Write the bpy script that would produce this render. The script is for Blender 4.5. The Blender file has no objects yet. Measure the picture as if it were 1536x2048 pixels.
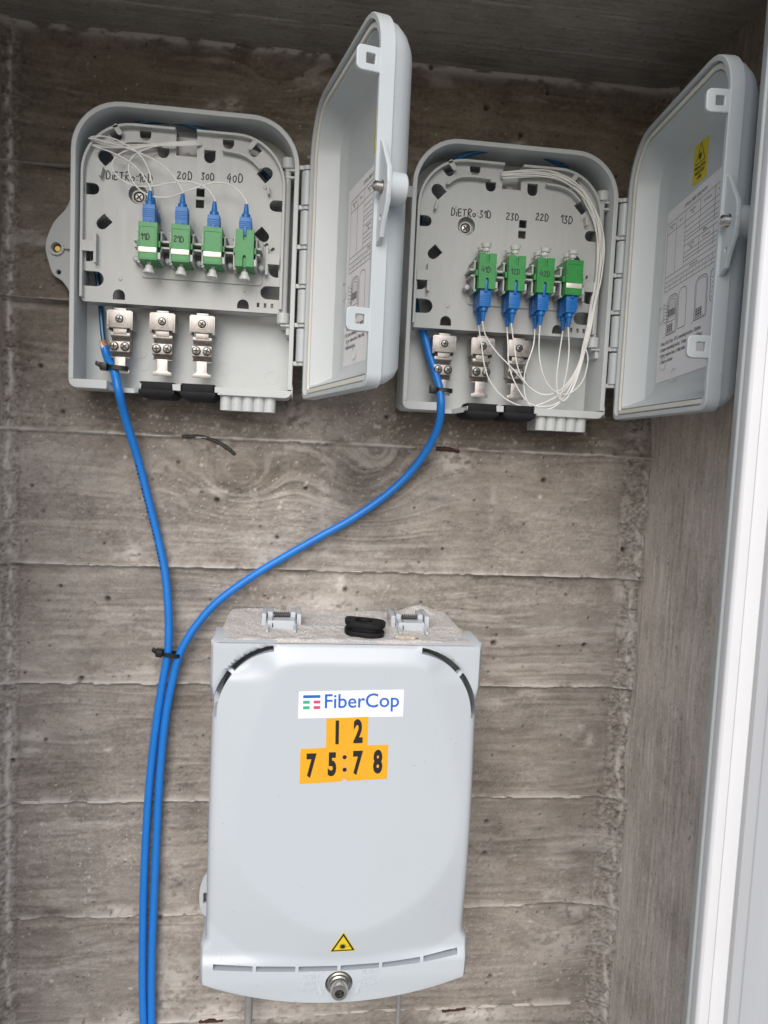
import bpy, bmesh, math, random
import numpy as np
from mathutils import Matrix, Vector

# ------------------------------------------------------------------ camera, sky, sun, exposure
sc = bpy.context.scene
COL = sc.collection
FPX, CAMD = 1500.0, 600.0                      # focal length in photo pixels, distance lens to wall in mm
_h = np.array([12380, 440, FPX]); _v = np.array([-818, 18080, FPX])
_h = _h / np.linalg.norm(_h); _v = _v - _h * (_v @ _h); _v = _v / np.linalg.norm(_v); _n = np.cross(_h, _v)
def P(px, py, d):
    """photo pixel seen at d mm in front of the back wall -> (X, Z, d) in mm"""
    r = np.array([px - 768, py - 1024, FPX]); t = (CAMD - d) / (r @ _n)
    return (float((r @ _h) * t), float(-(r @ _v) * t), float(d))
cd = bpy.data.cameras.new('camera'); cam = bpy.data.objects.new('camera', cd); COL.objects.link(cam)
cd.sensor_fit = 'VERTICAL'; cd.sensor_height = 24.0; cd.lens = 24.0 * FPX / 2048.0
cd.clip_start = 0.01; cd.clip_end = 500
ax = np.array([_h[0], _n[0], -_v[0]]); ay = -np.array([_h[1], _n[1], -_v[1]]); az = -np.array([_h[2], _n[2], -_v[2]])
m = Matrix([[ax[i], ay[i], az[i], 0] for i in range(3)] + [[0, 0, 0, 1]])
m.translation = Vector((0, -CAMD / 1000, 0)); cam.matrix_world = m
sc.camera = cam

SUN_EL, SUN_AZ = 34.0, -13.0                   # degrees above horizon; sideways from straight in front of the wall
w = bpy.data.worlds.new('World'); sc.world = w; w.use_nodes = True
nt = w.node_tree; bg = nt.nodes['Background']; sky = nt.nodes.new('ShaderNodeTexSky')
sky.sky_type = 'NISHITA'; sky.sun_disc = False
sky.sun_elevation = math.radians(SUN_EL); sky.sun_rotation = math.radians(180 - SUN_AZ)
sky.air_density = 1.0; sky.dust_density = 1.5; sky.ozone_density = 1.0
nt.links.new(sky.outputs[0], bg.inputs[0]); bg.inputs[1].default_value = 0.085
sd = bpy.data.lights.new('sun', 'SUN'); sd.energy = 1.5; sd.angle = math.radians(48); sd.color = (1, 0.985, 0.96)
so = bpy.data.objects.new('sun', sd); COL.objects.link(so)
_e, _a = math.radians(SUN_EL), math.radians(SUN_AZ)
so.rotation_euler = Vector((-math.sin(_a) * math.cos(_e), math.cos(_a) * math.cos(_e), -math.sin(_e))).to_track_quat('-Z', 'Y').to_euler()
so.location = (0, -2, 2)
vs = sc.view_settings; vs.view_transform = 'Standard'; vs.look = 'None'; vs.gamma = 1.0; vs.exposure = 0.66
try: vs.use_curve_mapping = False
except Exception: pass

rng = np.random.default_rng(7); random.seed(7)

# ------------------------------------------------------------------ materials
def mat(name, col, rough=0.5, metal=0.0, spec=0.5, bump=None, var=0.0, varscale=40, trans=0.0, sss=0.0, roughvar=0.0, streak=None, specks=0.0):
    M = bpy.data.materials.new(name); M.use_nodes = True; t = M.node_tree; b = t.nodes['Principled BSDF']
    b.inputs['Base Color'].default_value = (*col, 1); b.inputs['Roughness'].default_value = rough
    b.inputs['Metallic'].default_value = metal; b.inputs['Specular IOR Level'].default_value = spec
    if trans: b.inputs['Transmission Weight'].default_value = trans
    if sss:
        b.inputs['Subsurface Weight'].default_value = sss; b.inputs['Subsurface Scale'].default_value = 0.002
    if var or bump or roughvar:
        tc = t.nodes.new('ShaderNodeTexCoord'); mp = t.nodes.new('ShaderNodeMapping')
        t.links.new(tc.outputs['Object'], mp.inputs[0])
        if streak: mp.inputs['Scale'].default_value = streak
        nz = t.nodes.new('ShaderNodeTexNoise'); nz.inputs['Scale'].default_value = varscale; nz.inputs['Detail'].default_value = 6
        nz.inputs['Roughness'].default_value = 0.65
        t.links.new(mp.outputs[0], nz.inputs['Vector'])
        if var:
            rp = t.nodes.new('ShaderNodeMapRange'); rp.inputs[1].default_value = 0.3; rp.inputs[2].default_value = 0.7
            rp.inputs[3].default_value = 1 - var; rp.inputs[4].default_value = 1 + var
            mx = t.nodes.new('ShaderNodeVectorMath'); mx.operation = 'SCALE'; mx.inputs[0].default_value = col
            t.links.new(nz.outputs[0], rp.inputs[0]); t.links.new(rp.outputs[0], mx.inputs['Scale'])
            t.links.new(mx.outputs[0], b.inputs['Base Color'])
        if specks:
            n3 = t.nodes.new('ShaderNodeTexNoise'); n3.inputs['Scale'].default_value = 420; n3.inputs['Detail'].default_value = 2; t.links.new(tc.outputs['Object'], n3.inputs['Vector'])
            n4 = t.nodes.new('ShaderNodeTexNoise'); n4.inputs['Scale'].default_value = 18; n4.inputs['Detail'].default_value = 4; t.links.new(tc.outputs['Object'], n4.inputs['Vector'])
            r3 = t.nodes.new('ShaderNodeMapRange'); r3.inputs[1].default_value = 0.70; r3.inputs[2].default_value = 0.76; r3.inputs[4].default_value = specks; t.links.new(n3.outputs[0], r3.inputs[0])
            r4 = t.nodes.new('ShaderNodeMapRange'); r4.inputs[1].default_value = 0.42; r4.inputs[2].default_value = 0.66; t.links.new(n4.outputs[0], r4.inputs[0])
            mu = t.nodes.new('ShaderNodeMath'); mu.operation = 'MULTIPLY'; t.links.new(r3.outputs[0], mu.inputs[0]); t.links.new(r4.outputs[0], mu.inputs[1])
            sm = t.nodes.new('ShaderNodeMix'); sm.data_type = 'RGBA'; t.links.new(mu.outputs[0], sm.inputs[0]); t.links.new(mx.outputs[0], sm.inputs[6]); sm.inputs[7].default_value = (0.16, 0.13, 0.11, 1)
            t.links.new(sm.outputs[2], b.inputs['Base Color'])
        if roughvar:
            r2 = t.nodes.new('ShaderNodeMapRange'); r2.inputs[1].default_value = 0.3; r2.inputs[2].default_value = 0.7
            r2.inputs[3].default_value = rough - roughvar; r2.inputs[4].default_value = rough + roughvar
            t.links.new(nz.outputs[0], r2.inputs[0]); t.links.new(r2.outputs[0], b.inputs['Roughness'])
        if bump:
            n2 = t.nodes.new('ShaderNodeTexNoise'); n2.inputs['Scale'].default_value = bump[0]; n2.inputs['Detail'].default_value = 3
            t.links.new(tc.outputs['Object'], n2.inputs['Vector'])
            bp = t.nodes.new('ShaderNodeBump'); bp.inputs['Strength'].default_value = bump[1]; bp.inputs['Distance'].default_value = bump[2]
            t.links.new(n2.outputs[0], bp.inputs['Height']); t.links.new(bp.outputs[0], b.inputs['Normal'])
    return M
M = {}
M['grey'] = mat('grey_plastic', (0.55, 0.57, 0.57), 0.42, var=0.03, varscale=60, bump=(2500, 0.08, 0.0002), roughvar=0.08, specks=0.35)
M['tray'] = mat('tray_plastic', (0.48, 0.49, 0.48), 0.36, var=0.05, varscale=30, roughvar=0.10, streak=(6, 1, 1))
M['lidgrey'] = mat('lid_plastic', (0.52, 0.55, 0.56), 0.36, var=0.025, varscale=40, bump=(2500, 0.06, 0.0002), roughvar=0.08, specks=0.35)
M['rosette'] = mat('cover_plastic', (0.53, 0.565, 0.60), 0.22, var=0.012, varscale=12, bump=(2200, 0.05, 0.0002), roughvar=0.03, specks=0.5)
M['gasket'] = mat('gasket_foam', (0.74, 0.71, 0.64), 0.8)
M['green'] = mat('green_plastic', (0.032, 0.26, 0.06), 0.35, var=0.12, varscale=150)
M['strip'] = mat('metal_strip', (0.80, 0.74, 0.66), 0.35, metal=0.35)
M['blue'] = mat('blue_plug_plastic', (0.008, 0.15, 0.47), 0.38, var=0.06, varscale=200)
M['cable'] = mat('blue_cable_jacket', (0.014, 0.20, 0.66), 0.38, var=0.06, varscale=60)
M['tube'] = mat('teal_buffer_tube', (0.004, 0.10, 0.24), 0.28)
M['fibre'] = mat('white_fibre_jacket', (0.86, 0.85, 0.81), 0.45)
M['copper'] = mat('cut_cable_filling', (0.55, 0.22, 0.08), 0.5, var=0.3, varscale=400)
M['steel'] = mat('brushed_steel', (0.42, 0.39, 0.37), 0.42, metal=0.78, var=0.25, varscale=300, roughvar=0.12)
M['screw'] = mat('screw_steel', (0.26, 0.25, 0.24), 0.3, metal=1.0, var=0.2, varscale=400)
M['dark'] = mat('screw_recess', (0.02, 0.02, 0.02), 0.6)  # near-black paints the shade inside screw slots, ports and the bolt socket
M['brass'] = mat('brass', (0.60, 0.42, 0.14), 0.35, metal=1.0)
M['nickel'] = mat('nickel_bolt', (0.62, 0.58, 0.53), 0.22, metal=1.0, var=0.1, varscale=120)
M['rubber'] = mat('black_rubber', (0.012, 0.012, 0.014), 0.6, spec=0.2, var=0.4, varscale=120, bump=(900, 0.3, 0.0004))
M['tie'] = mat('black_tie_plastic', (0.008, 0.008, 0.009), 0.38)
M['cap'] = mat('translucent_cap', (0.86, 0.86, 0.84), 0.3, trans=0.4)
M['ink'] = mat('black_ink', (0.012, 0.012, 0.014), 0.5)
M['faintink'] = mat('grey_print', (0.06, 0.06, 0.07), 0.6)
M['paper'] = mat('paper_sheet', (0.80, 0.78, 0.79), 0.55, var=0.03, varscale=30, bump=(60, 0.25, 0.002))
M['yellow'] = mat('yellow_label', (0.62, 0.50, 0.015), 0.5)
M['yellowtri'] = mat('yellow_triangle', (0.78, 0.58, 0.02), 0.4)
M['orange'] = mat('orange_tile', (0.86, 0.40, 0.012), 0.45, var=0.04, varscale=200, bump=(350, 0.35, 0.0006))
M['white'] = mat('white_label', (0.86, 0.87, 0.90), 0.35)
M['pblue'] = mat('print_blue', (0.02, 0.13, 0.56), 0.35)
M['pgreen'] = mat('print_green', (0.06, 0.42, 0.22), 0.4)
M['ppink'] = mat('print_pink', (0.70, 0.07, 0.16), 0.4)
M['pvc'] = mat('white_frame_paint', (0.72, 0.712, 0.71), 0.38, var=0.02, varscale=20)
M['pvcgrey'] = mat('frame_return_paint', (0.58, 0.59, 0.575), 0.45, var=0.02, varscale=20)
M['leaf'] = mat('grey_leaf_paint', (0.46, 0.465, 0.48), 0.45, var=0.04, varscale=14, streak=(6, 6, 0.3))  # the leaf stands in shade; that shade is put into its grey
M['pipe'] = mat('grey_conduit', (0.26, 0.26, 0.25), 0.4, var=0.1, varscale=60)
M['rust'] = mat('rusty_iron', (0.055, 0.022, 0.016), 0.8, var=0.5, varscale=300, bump=(700, 0.8, 0.001))
M['oldiron'] = mat('dark_iron', (0.05, 0.045, 0.042), 0.7, var=0.5, varscale=300, bump=(700, 0.8, 0.001))
M['dust'] = mat('mortar_dust', (0.68, 0.64, 0.61), 0.95, var=0.28, varscale=900, bump=(1300, 0.9, 0.0012))
M['chip'] = mat('stone_chip', (0.62, 0.54, 0.44), 0.8, var=0.3, varscale=300, bump=(500, 0.8, 0.001))

def concrete_material(name, fine_scale, k=1.0):
    Mt = bpy.data.materials.new(name); Mt.use_nodes = True; t = Mt.node_tree; b = t.nodes['Principled BSDF']
    at = t.nodes.new('ShaderNodeAttribute'); at.attribute_name = 'mask'
    sp = t.nodes.new('ShaderNodeSeparateColor'); t.links.new(at.outputs['Color'], sp.inputs[0])
    tc = t.nodes.new('ShaderNodeTexCoord')
    mp = t.nodes.new('ShaderNodeMapping'); mp.inputs['Scale'].default_value = fine_scale; t.links.new(tc.outputs['Object'], mp.inputs[0])
    nz = t.nodes.new('ShaderNodeTexNoise'); nz.inputs['Scale'].default_value = 220; nz.inputs['Detail'].default_value = 5; nz.inputs['Roughness'].default_value = 0.7
    t.links.new(mp.outputs[0], nz.inputs['Vector'])
    n2 = t.nodes.new('ShaderNodeTexNoise'); n2.inputs['Scale'].default_value = 620; n2.inputs['Detail'].default_value = 5; n2.inputs['Roughness'].default_value = 0.75
    t.links.new(tc.outputs['Object'], n2.inputs['Vector'])
    def mix(a, bb, fac, mode='MIX'):
        x = t.nodes.new('ShaderNodeMix'); x.data_type = 'RGBA'; x.blend_type = mode
        for s, v_ in ((6, a), (7, bb)):
            if isinstance(v_, tuple): x.inputs[s].default_value = (*v_, 1)
            else: t.links.new(v_, x.inputs[s])
        if isinstance(fac, float): x.inputs[0].default_value = fac
        else: t.links.new(fac, x.inputs[0])
        return x.outputs[2]
    greyc = mix((0.165 * k, 0.143 * k, 0.124 * k), (0.43 * k, 0.385 * k, 0.345 * k), sp.outputs[0])
    brown = mix((0.10, 0.082, 0.064), (0.27, 0.226, 0.18), sp.outputs[0])
    c = mix(greyc, brown, at.outputs['Alpha'])
    rp = t.nodes.new('ShaderNodeMapRange'); rp.inputs[1].default_value = 0.3; rp.inputs[2].default_value = 0.7; rp.inputs[3].default_value = 0.72; rp.inputs[4].default_value = 1.28
    av = t.nodes.new('ShaderNodeMix'); av.data_type = 'FLOAT'; av.inputs[0].default_value = 0.55; t.links.new(nz.outputs[0], av.inputs[2]); t.links.new(n2.outputs[0], av.inputs[3])
    t.links.new(av.outputs[0], rp.inputs[0])
    vm = t.nodes.new('ShaderNodeVectorMath'); vm.operation = 'SCALE'; t.links.new(c, vm.inputs[0]); t.links.new(rp.outputs[0], vm.inputs['Scale'])
    c = mix(vm.outputs[0], (0.62, 0.57, 0.53), sp.outputs[1])
    c = mix(c, (0.030, 0.025, 0.021), sp.outputs[2])
    t.links.new(c, b.inputs['Base Color']); b.inputs['Roughness'].default_value = 0.88; b.inputs['Specular IOR Level'].default_value = 0.25
    ad = t.nodes.new('ShaderNodeMath'); ad.operation = 'ADD'; t.links.new(nz.outputs[0], ad.inputs[0]); t.links.new(n2.outputs[0], ad.inputs[1])
    bp = t.nodes.new('ShaderNodeBump'); bp.inputs['Strength'].default_value = 0.45; bp.inputs['Distance'].default_value = 0.0010
    t.links.new(ad.outputs[0], bp.inputs['Height']); t.links.new(bp.outputs[0], b.inputs['Normal'])
    return Mt
M['conc'] = concrete_material('board_marked_concrete', (0.22, 1, 1))
M['concv'] = concrete_material('upright_board_concrete', (1, 1, 0.22), 1.45)

# ------------------------------------------------------------------ mesh helpers: points are (x, z, h) in mm, h = distance out of the wall
def finish(me, sharp=35):
    for p in me.polygons: p.use_smooth = True
    try: me.set_sharp_from_angle(angle=math.radians(sharp))
    except Exception: pass
def link(name, me, parent=None, loc=None):
    o = bpy.data.objects.new(name, me); COL.objects.link(o)
    if parent: o.parent = parent
    if loc: o.location = (loc[0] / 1000, -loc[2] / 1000, loc[1] / 1000)
    return o
def tag(o, label=None, cat=None, group=None, kind=None):
    if label: o['label'] = label
    if cat: o['category'] = cat
    if group: o['group'] = group
    if kind: o['kind'] = kind
    return o
def empty(name, loc):
    o = bpy.data.objects.new(name, None); COL.objects.link(o); o.empty_display_size = 0.02
    o.location = (loc[0] / 1000, -loc[2] / 1000, loc[1] / 1000); return o
def rrect(x0, x1, z0, z1, r, n=8):
    """rounded rectangle, r = (bottom-left, bottom-right, top-right, top-left)"""
    if not isinstance(r, (tuple, list)): r = (r,) * 4
    out = []
    for (cx, cz, rr, a0) in ((x0 + r[0], z0 + r[0], r[0], 180), (x1 - r[1], z0 + r[1], r[1], 270), (x1 - r[2], z1 - r[2], r[2], 0), (x0 + r[3], z1 - r[3], r[3], 90)):
        for i in range(n + 1):
            a = math.radians(a0 + 90 * i / n); out.append((cx + rr * math.cos(a), cz + rr * math.sin(a)))
    return out
def circle(cx, cz, r, n=20): return [(cx + r * math.cos(2 * math.pi * i / n), cz + r * math.sin(2 * math.pi * i / n)) for i in range(n)]
def rotp(pts, c, deg):
    a = math.radians(deg); ca, sa = math.cos(a), math.sin(a)
    return [(c[0] + (x - c[0]) * ca - (z - c[1]) * sa, c[1] + (x - c[0]) * sa + (z - c[1]) * ca) for x, z in pts]
def spline(pts, n=8, closed=False):
    p = [np.array(q, float) for q in pts]
    if closed: p = [p[-1]] + p + [p[0], p[1]]
    else: p = [2 * p[0] - p[1]] + p + [2 * p[-1] - p[-2]]
    out = []
    for i in range(1, len(p) - 2):
        for k in range(n):
            t = k / n
            out.append(0.5 * ((2 * p[i]) + (-p[i-1] + p[i+1]) * t + (2*p[i-1] - 5*p[i] + 4*p[i+1] - p[i+2]) * t*t + (-p[i-1] + 3*p[i] - 3*p[i+1] + p[i+2]) * t**3))
    if not closed: out.append(p[-2])
    return out

class MB:
    def __init__(s): s.v = []; s.f = []; s.mi = []
    def add(s, v, f, mi=0):
        b = len(s.v); s.v += [tuple(float(c) for c in q) for q in v]; s.f += [tuple(i + b for i in q) for q in f]; s.mi += [mi] * len(f); return s
    def box(s, x0, x1, z0, z1, h0, h1, mi=0, top=None):
        """top = (dx, dz) shrinks the front face"""
        dx, dz = top or (0, 0)
        v = [(x0, z0, h0), (x1, z0, h0), (x1, z1, h0), (x0, z1, h0), (x0+dx, z0+dz, h1), (x1-dx, z0+dz, h1), (x1-dx, z1-dz, h1), (x0+dx, z1-dz, h1)]
        return s.add(v, [(3, 2, 1, 0), (4, 5, 6, 7), (0, 1, 5, 4), (1, 2, 6, 5), (2, 3, 7, 6), (3, 0, 4, 7)], mi)
    def prism(s, pts, h0, h1, mi=0):
        n = len(pts); v = [(x, z, h0) for x, z in pts] + [(x, z, h1) for x, z in pts]
        return s.add(v, [tuple(range(n))[::-1], tuple(range(n, 2*n))] + [(i, (i+1) % n, n + (i+1) % n, n + i) for i in range(n)], mi)
    def lathe(s, c, axis, prof, n=16, mi=0, cap=True):
        """rings of radius r at distance a along axis from c; prof = [(a, r)]"""
        A = np.array(axis, float); A /= np.linalg.norm(A)
        U = np.cross(A, (0.31, 0.17, 0.93)); U /= np.linalg.norm(U); W = np.cross(A, U); c = np.array(c, float)
        v = []; f = []
        for a, r in prof:
            for i in range(n):
                t = 2 * math.pi * i / n; v.append(c + A * a + (U * math.cos(t) + W * math.sin(t)) * r)
        for j in range(len(prof) - 1):
            for i in range(n): f.append((j*n + i, j*n + (i+1) % n, (j+1)*n + (i+1) % n, (j+1)*n + i))
        if cap:
            f.append(tuple(range(n))[::-1]); f.append(tuple(range((len(prof)-1)*n, len(prof)*n)))
        return s.add(v, f, mi)
    def tube(s, pts, r, n=8, mi=0, flat=None):
        p = [np.array(q, float) for q in pts]; k = len(p)
        rr = r if isinstance(r, (list, tuple, np.ndarray)) else [r] * k
        T = [p[min(i+1, k-1)] - p[max(i-1, 0)] for i in range(k)]; T = [t / (np.linalg.norm(t) + 1e-9) for t in T]
        N = np.cross(T[0], (0.1, 0.2, 0.97)); N = N / (np.linalg.norm(N) + 1e-9)
        v = []; f = []
        for i in range(k):
            N = N - T[i] * (N @ T[i]); N = N / (np.linalg.norm(N) + 1e-9); B = np.cross(T[i], N)
            for j in range(n):
                a = 2 * math.pi * j / n; o = (N * math.cos(a) + B * math.sin(a)) * rr[i]
                if flat is not None: o[2] *= flat
                v.append(p[i] + o)
        for i in range(k - 1):
            for j in range(n): f.append((i*n + j, i*n + (j+1) % n, (i+1)*n + (j+1) % n, (i+1)*n + j))
        f.append(tuple(range(n))[::-1]); f.append(tuple(range((k-1)*n, k*n)))
        return s.add(v, f, mi)
    def mesh(s, me, mi=0):
        """a mesh already in metres"""
        return s.add([(q.co.x * 1000, q.co.z * 1000, -q.co.y * 1000) for q in me.vertices], [tuple(p.vertices) for p in me.polygons], mi)
    def data(s, name, mats, bevel=0.0, sharp=35, seg=2):
        me = bpy.data.meshes.new(name)
        me.from_pydata([(x / 1000, -h / 1000, z / 1000) for x, z, h in s.v], [], s.f)
        if not isinstance(mats, (list, tuple)): mats = [mats]
        for m_ in mats: me.materials.append(M[m_])
        for p, i in zip(me.polygons, s.mi): p.material_index = i
        bm = bmesh.new(); bm.from_mesh(me)
        bmesh.ops.recalc_face_normals(bm, faces=bm.faces)
        if bevel:
            ed = [e for e in bm.edges if len(e.link_faces) == 2 and e.calc_face_angle(0) > math.radians(40)]
            bmesh.ops.bevel(bm, geom=ed, offset=bevel / 1000, segments=seg, affect='EDGES', profile=0.6, clamp_overlap=True)
        bm.to_mesh(me); bm.free(); finish(me, sharp); return me
    def build(s, name, mats, parent=None, bevel=0.0, loc=None, sharp=35, seg=2):
        return link(name, s.data(name, mats, bevel, sharp, seg), parent, loc)

def plate(outer, holes, h0, h1, bevel=0.0):
    """flat plate with holes; returns a mesh in metres"""
    cu = bpy.data.curves.new('plate', 'CURVE'); cu.dimensions = '2D'; cu.fill_mode = 'BOTH'
    for pts in [outer] + list(holes):
        sp = cu.splines.new('POLY'); sp.points.add(len(pts) - 1); sp.use_cyclic_u = True
        for q, (x, z) in zip(sp.points, pts): q.co = (x / 1000, z / 1000, 0, 1)
    cu.extrude = max((h1 - h0) / 2000 - bevel / 1000, 1e-6); cu.bevel_depth = bevel / 1000; cu.bevel_resolution = 1; cu.offset = -bevel / 1000
    ob = bpy.data.objects.new('plate_tmp', cu); COL.objects.link(ob)
    dg = bpy.context.evaluated_depsgraph_get(); me = bpy.data.meshes.new_from_object(ob.evaluated_get(dg))
    bpy.data.objects.remove(ob); bpy.data.curves.remove(cu)
    zc = (h0 + h1) / 2000
    me.transform(Matrix(((1, 0, 0, 0), (0, 0, -1, -zc), (0, 1, 0, 0), (0, 0, 0, 1))))
    return me
def text_mesh(body, size, extrude=0.02, sx=1.0, bold=0.0, align='CENTER', shear=0.0):
    cu = bpy.data.curves.new('txt', 'FONT'); cu.body = body; cu.size = size / 1000; cu.align_x = align; cu.align_y = 'CENTER'
    cu.extrude = extrude / 1000; cu.offset = bold / 1000; cu.resolution_u = 3; cu.shear = shear; cu.fill_mode = 'FRONT' if extrude == 0 else 'BOTH'
    ob = bpy.data.objects.new('txt_tmp', cu); COL.objects.link(ob)
    dg = bpy.context.evaluated_depsgraph_get(); me = bpy.data.meshes.new_from_object(ob.evaluated_get(dg))
    bpy.data.objects.remove(ob); bpy.data.curves.remove(cu)
    me.transform(Matrix(((sx, 0, 0, 0), (0, 0, -1, 0), (0, 1, 0, 0), (0, 0, 0, 1))))
    return me
def put_text(mb, body, size, x, z, h, mi=1, rot=0.0, **k):
    me = text_mesh(body, size, **k); a = math.radians(rot); ca, sa = math.cos(a), math.sin(a)
    v = [(q.co.x * 1000, q.co.z * 1000, -q.co.y * 1000) for q in me.vertices]
    mb.add([(x + p * ca - q * sa, z + p * sa + q * ca, h + r) for p, q, r in v], [tuple(p.vertices) for p in me.polygons], mi)
    bpy.data.meshes.remove(me)
STROKES = {
 'D': [[(0.05, 0), (0.1, 1), (0.45, 0.9), (0.62, 0.55), (0.45, 0.12), (0.05, 0.02)]],
 'i': [[(0.12, 0), (0.12, 0.55)], [(0.12, 0.76), (0.13, 0.88)]],
 'E': [[(0.55, 0.95), (0.1, 0.85), (0.08, 0.05), (0.55, 0.08)], [(0.1, 0.48), (0.5, 0.5)]],
 'T': [[(0.0, 0.9), (0.65, 0.98)], [(0.32, 0.94), (0.28, 0)]],
 'R': [[(0.1, 0), (0.12, 1), (0.5, 1.02), (0.6, 0.75), (0.15, 0.52), (0.62, 0.0)]],
 'o': [[(0.3, 0.55), (0.08, 0.35), (0.2, 0.04), (0.42, 0.12), (0.48, 0.4), (0.3, 0.55)]],
 ':': [[(0.1, 0.56), (0.12, 0.70)], [(0.1, 0.12), (0.12, 0.26)]],
 '0': [[(0.3, 0.85), (0.05, 0.5), (0.2, 0.05), (0.45, 0.2), (0.48, 0.65), (0.3, 0.85)]],
 '1': [[(0.0, 0.62), (0.32, 1.0), (0.30, 0)]],
 '2': [[(0.05, 0.8), (0.3, 1), (0.5, 0.78), (0.05, 0.05), (0.6, 0.08)]],
 '3': [[(0.08, 0.92), (0.5, 0.95), (0.25, 0.58), (0.52, 0.3), (0.3, 0.0), (0.02, 0.12)]],
 '4': [[(0.4, 1.05), (0.02, 0.42), (0.6, 0.45)], [(0.5, 0.75), (0.42, 0.0)]],
 '5': [[(0.5, 1), (0.1, 0.98), (0.08, 0.55), (0.45, 0.55), (0.5, 0.2), (0.05, 0)]],
 '7': [[(0, 1), (0.55, 1), (0.2, 0)]], '8': [[(0.28, 0.5), (0.05, 0.78), (0.28, 1), (0.5, 0.78), (0.05, 0.22), (0.28, 0), (0.52, 0.22), (0.28, 0.5)]],
 '/': [[(0, 0), (0.4, 1)]], 'm': [[(0, 0), (0, 0.6), (0.25, 0.6), (0.25, 0), (0.25, 0.6), (0.5, 0.6), (0.5, 0)]], ' ': []}
def pen(mb, s, x, z, h, size, r=0.33, drop=0.0, jit=0.04, mi=0, adv=0.80, lean=0.0):
    for ch in s:
        for st in STROKES[ch]:
            pts = [(x + (a + lean * b + random.uniform(-jit, jit)) * size * 0.85, z + (b + random.uniform(-jit, jit)) * size, h) for a, b in st]
            mb.tube(spline(pts, 4) if len(pts) > 2 else pts, r, 5, mi, flat=0.25)
        wd = {'i': 0.32, ':': 0.34, '1': 0.5, 'm': 0.75, '/': 0.55}.get(ch, adv); x += wd * size * 0.85; z -= drop * size
def copy_tree(o, parent=None):
    c = o.copy(); COL.objects.link(c); c.parent = parent
    for ch in list(o.children): copy_tree(ch, c)
    return c

# ------------------------------------------------------------------ numpy noise for the concrete
def vnoise(x, y, seed):
    x = np.asarray(x, float); y = np.asarray(y, float)
    xi = np.floor(x).astype(np.int64); yi = np.floor(y).astype(np.int64); fx = x - xi; fy = y - yi
    def hsh(a, b):
        n_ = (a * 374761393 + b * 668265263 + seed * 1442695041) & 0xFFFFFFFF
        n_ = ((n_ ^ (n_ >> 13)) * 1274126177) & 0xFFFFFFFF; return ((n_ ^ (n_ >> 16)) & 0xFFFF) / 65535.0
    u = fx*fx*(3-2*fx); v = fy*fy*(3-2*fy)
    return (hsh(xi, yi)*(1-u) + hsh(xi+1, yi)*u)*(1-v) + (hsh(xi, yi+1)*(1-u) + hsh(xi+1, yi+1)*u)*v
def fbm(x, y, seed, o=4):
    s_ = 0; a = 0.5; t = 0
    for k in range(o): s_ = s_ + a * vnoise(x * 2**k, y * 2**k, seed + 17*k); t += a; a *= 0.5
    return s_ / t
def sstep(a, b, x): t = np.clip((x - a) / (b - a), 0, 1); return t*t*(3-2*t)

def grid_object(name, U, V, pos, mask, matname, parent=None, skirt=None):
    """U x V grid; pos (nu,nv,3) in (x,z,h) mm, mask (nu,nv,4)"""
    nu, nv = U, V
    co = np.stack([pos[..., 0], -pos[..., 2], pos[..., 1]], -1).reshape(-1, 3) / 1000
    idx = np.arange(nu*nv).reshape(nu, nv)
    q = np.stack([idx[:-1, :-1], idx[1:, :-1], idx[1:, 1:], idx[:-1, 1:]], -1).reshape(-1, 4)
    msk = mask.reshape(-1, 4)
    if skirt is not None:
        loop = np.concatenate([idx[:, 0], idx[-1, 1:], idx[-2::-1, -1], idx[0, -2:0:-1]])
        base = len(co); low = co[loop] + np.array(skirt) / 1000
        co = np.concatenate([co, low]); msk = np.concatenate([msk, msk[loop]])
        k = np.arange(len(loop)); k2 = (k + 1) % len(loop)
        q = np.concatenate([q, np.stack([loop[k], base + k, base + k2, loop[k2]], -1)])
    me = bpy.data.meshes.new(name)
    me.vertices.add(len(co)); me.vertices.foreach_set('co', co.astype(np.float32).ravel())
    me.loops.add(q.size); me.loops.foreach_set('vertex_index', q.astype(np.int32).ravel())
    me.polygons.add(len(q)); me.polygons.foreach_set('loop_start', (np.arange(len(q)) * 4).astype(np.int32))
    me.polygons.foreach_set('use_smooth', np.ones(len(q), dtype=bool))
    me.update(calc_edges=True); me.validate()
    a = me.attributes.new('mask', 'FLOAT_COLOR', 'POINT'); a.data.foreach_set('color', msk.astype(np.float32).ravel())
    me.materials.append(M[matname]); return link(name, me, parent)

# ================================================================== THE NICHE
XL, XR, ZT, ZB = -219.0, 291.0, 294.0, -560.0
def slab(name, x0, x1, z0, z1, h0, h1):
    mb = MB().box(x0, x1, z0, z1, h0, h1); me = mb.data(name, 'conc')
    a = me.attributes.new('mask', 'FLOAT_COLOR', 'POINT'); a.data.foreach_set('color', np.tile(np.array([0.5, 0, 0, 0.2], np.float32), len(me.vertices)))
    return tag(link(name, me), kind='structure')
back = slab('back_wall', XL - 60, XR + 60, ZB - 10, ZT + 60, -60, -9)
left = slab('left_wall', XL - 60, XL - 6, ZB - 10, ZT + 60, -8.5, 240)
right = slab('right_wall', XR + 6, XR + 60, ZB - 10, ZT + 60, -8.5, 205)
ceil = slab('ceiling', XL - 5, XR + 5, ZT + 8, ZT + 60, -8.5, 240)

seams = [ZT + 8, 197.0, 100.5, 3.5, -98.5, -192.5, -289.0, -385.2, -478.0, ZB]
ends_r = [276, 277, 274, 272, 277, 275, 271, 272, 274]         # where each board stopped short of the right corner
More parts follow.
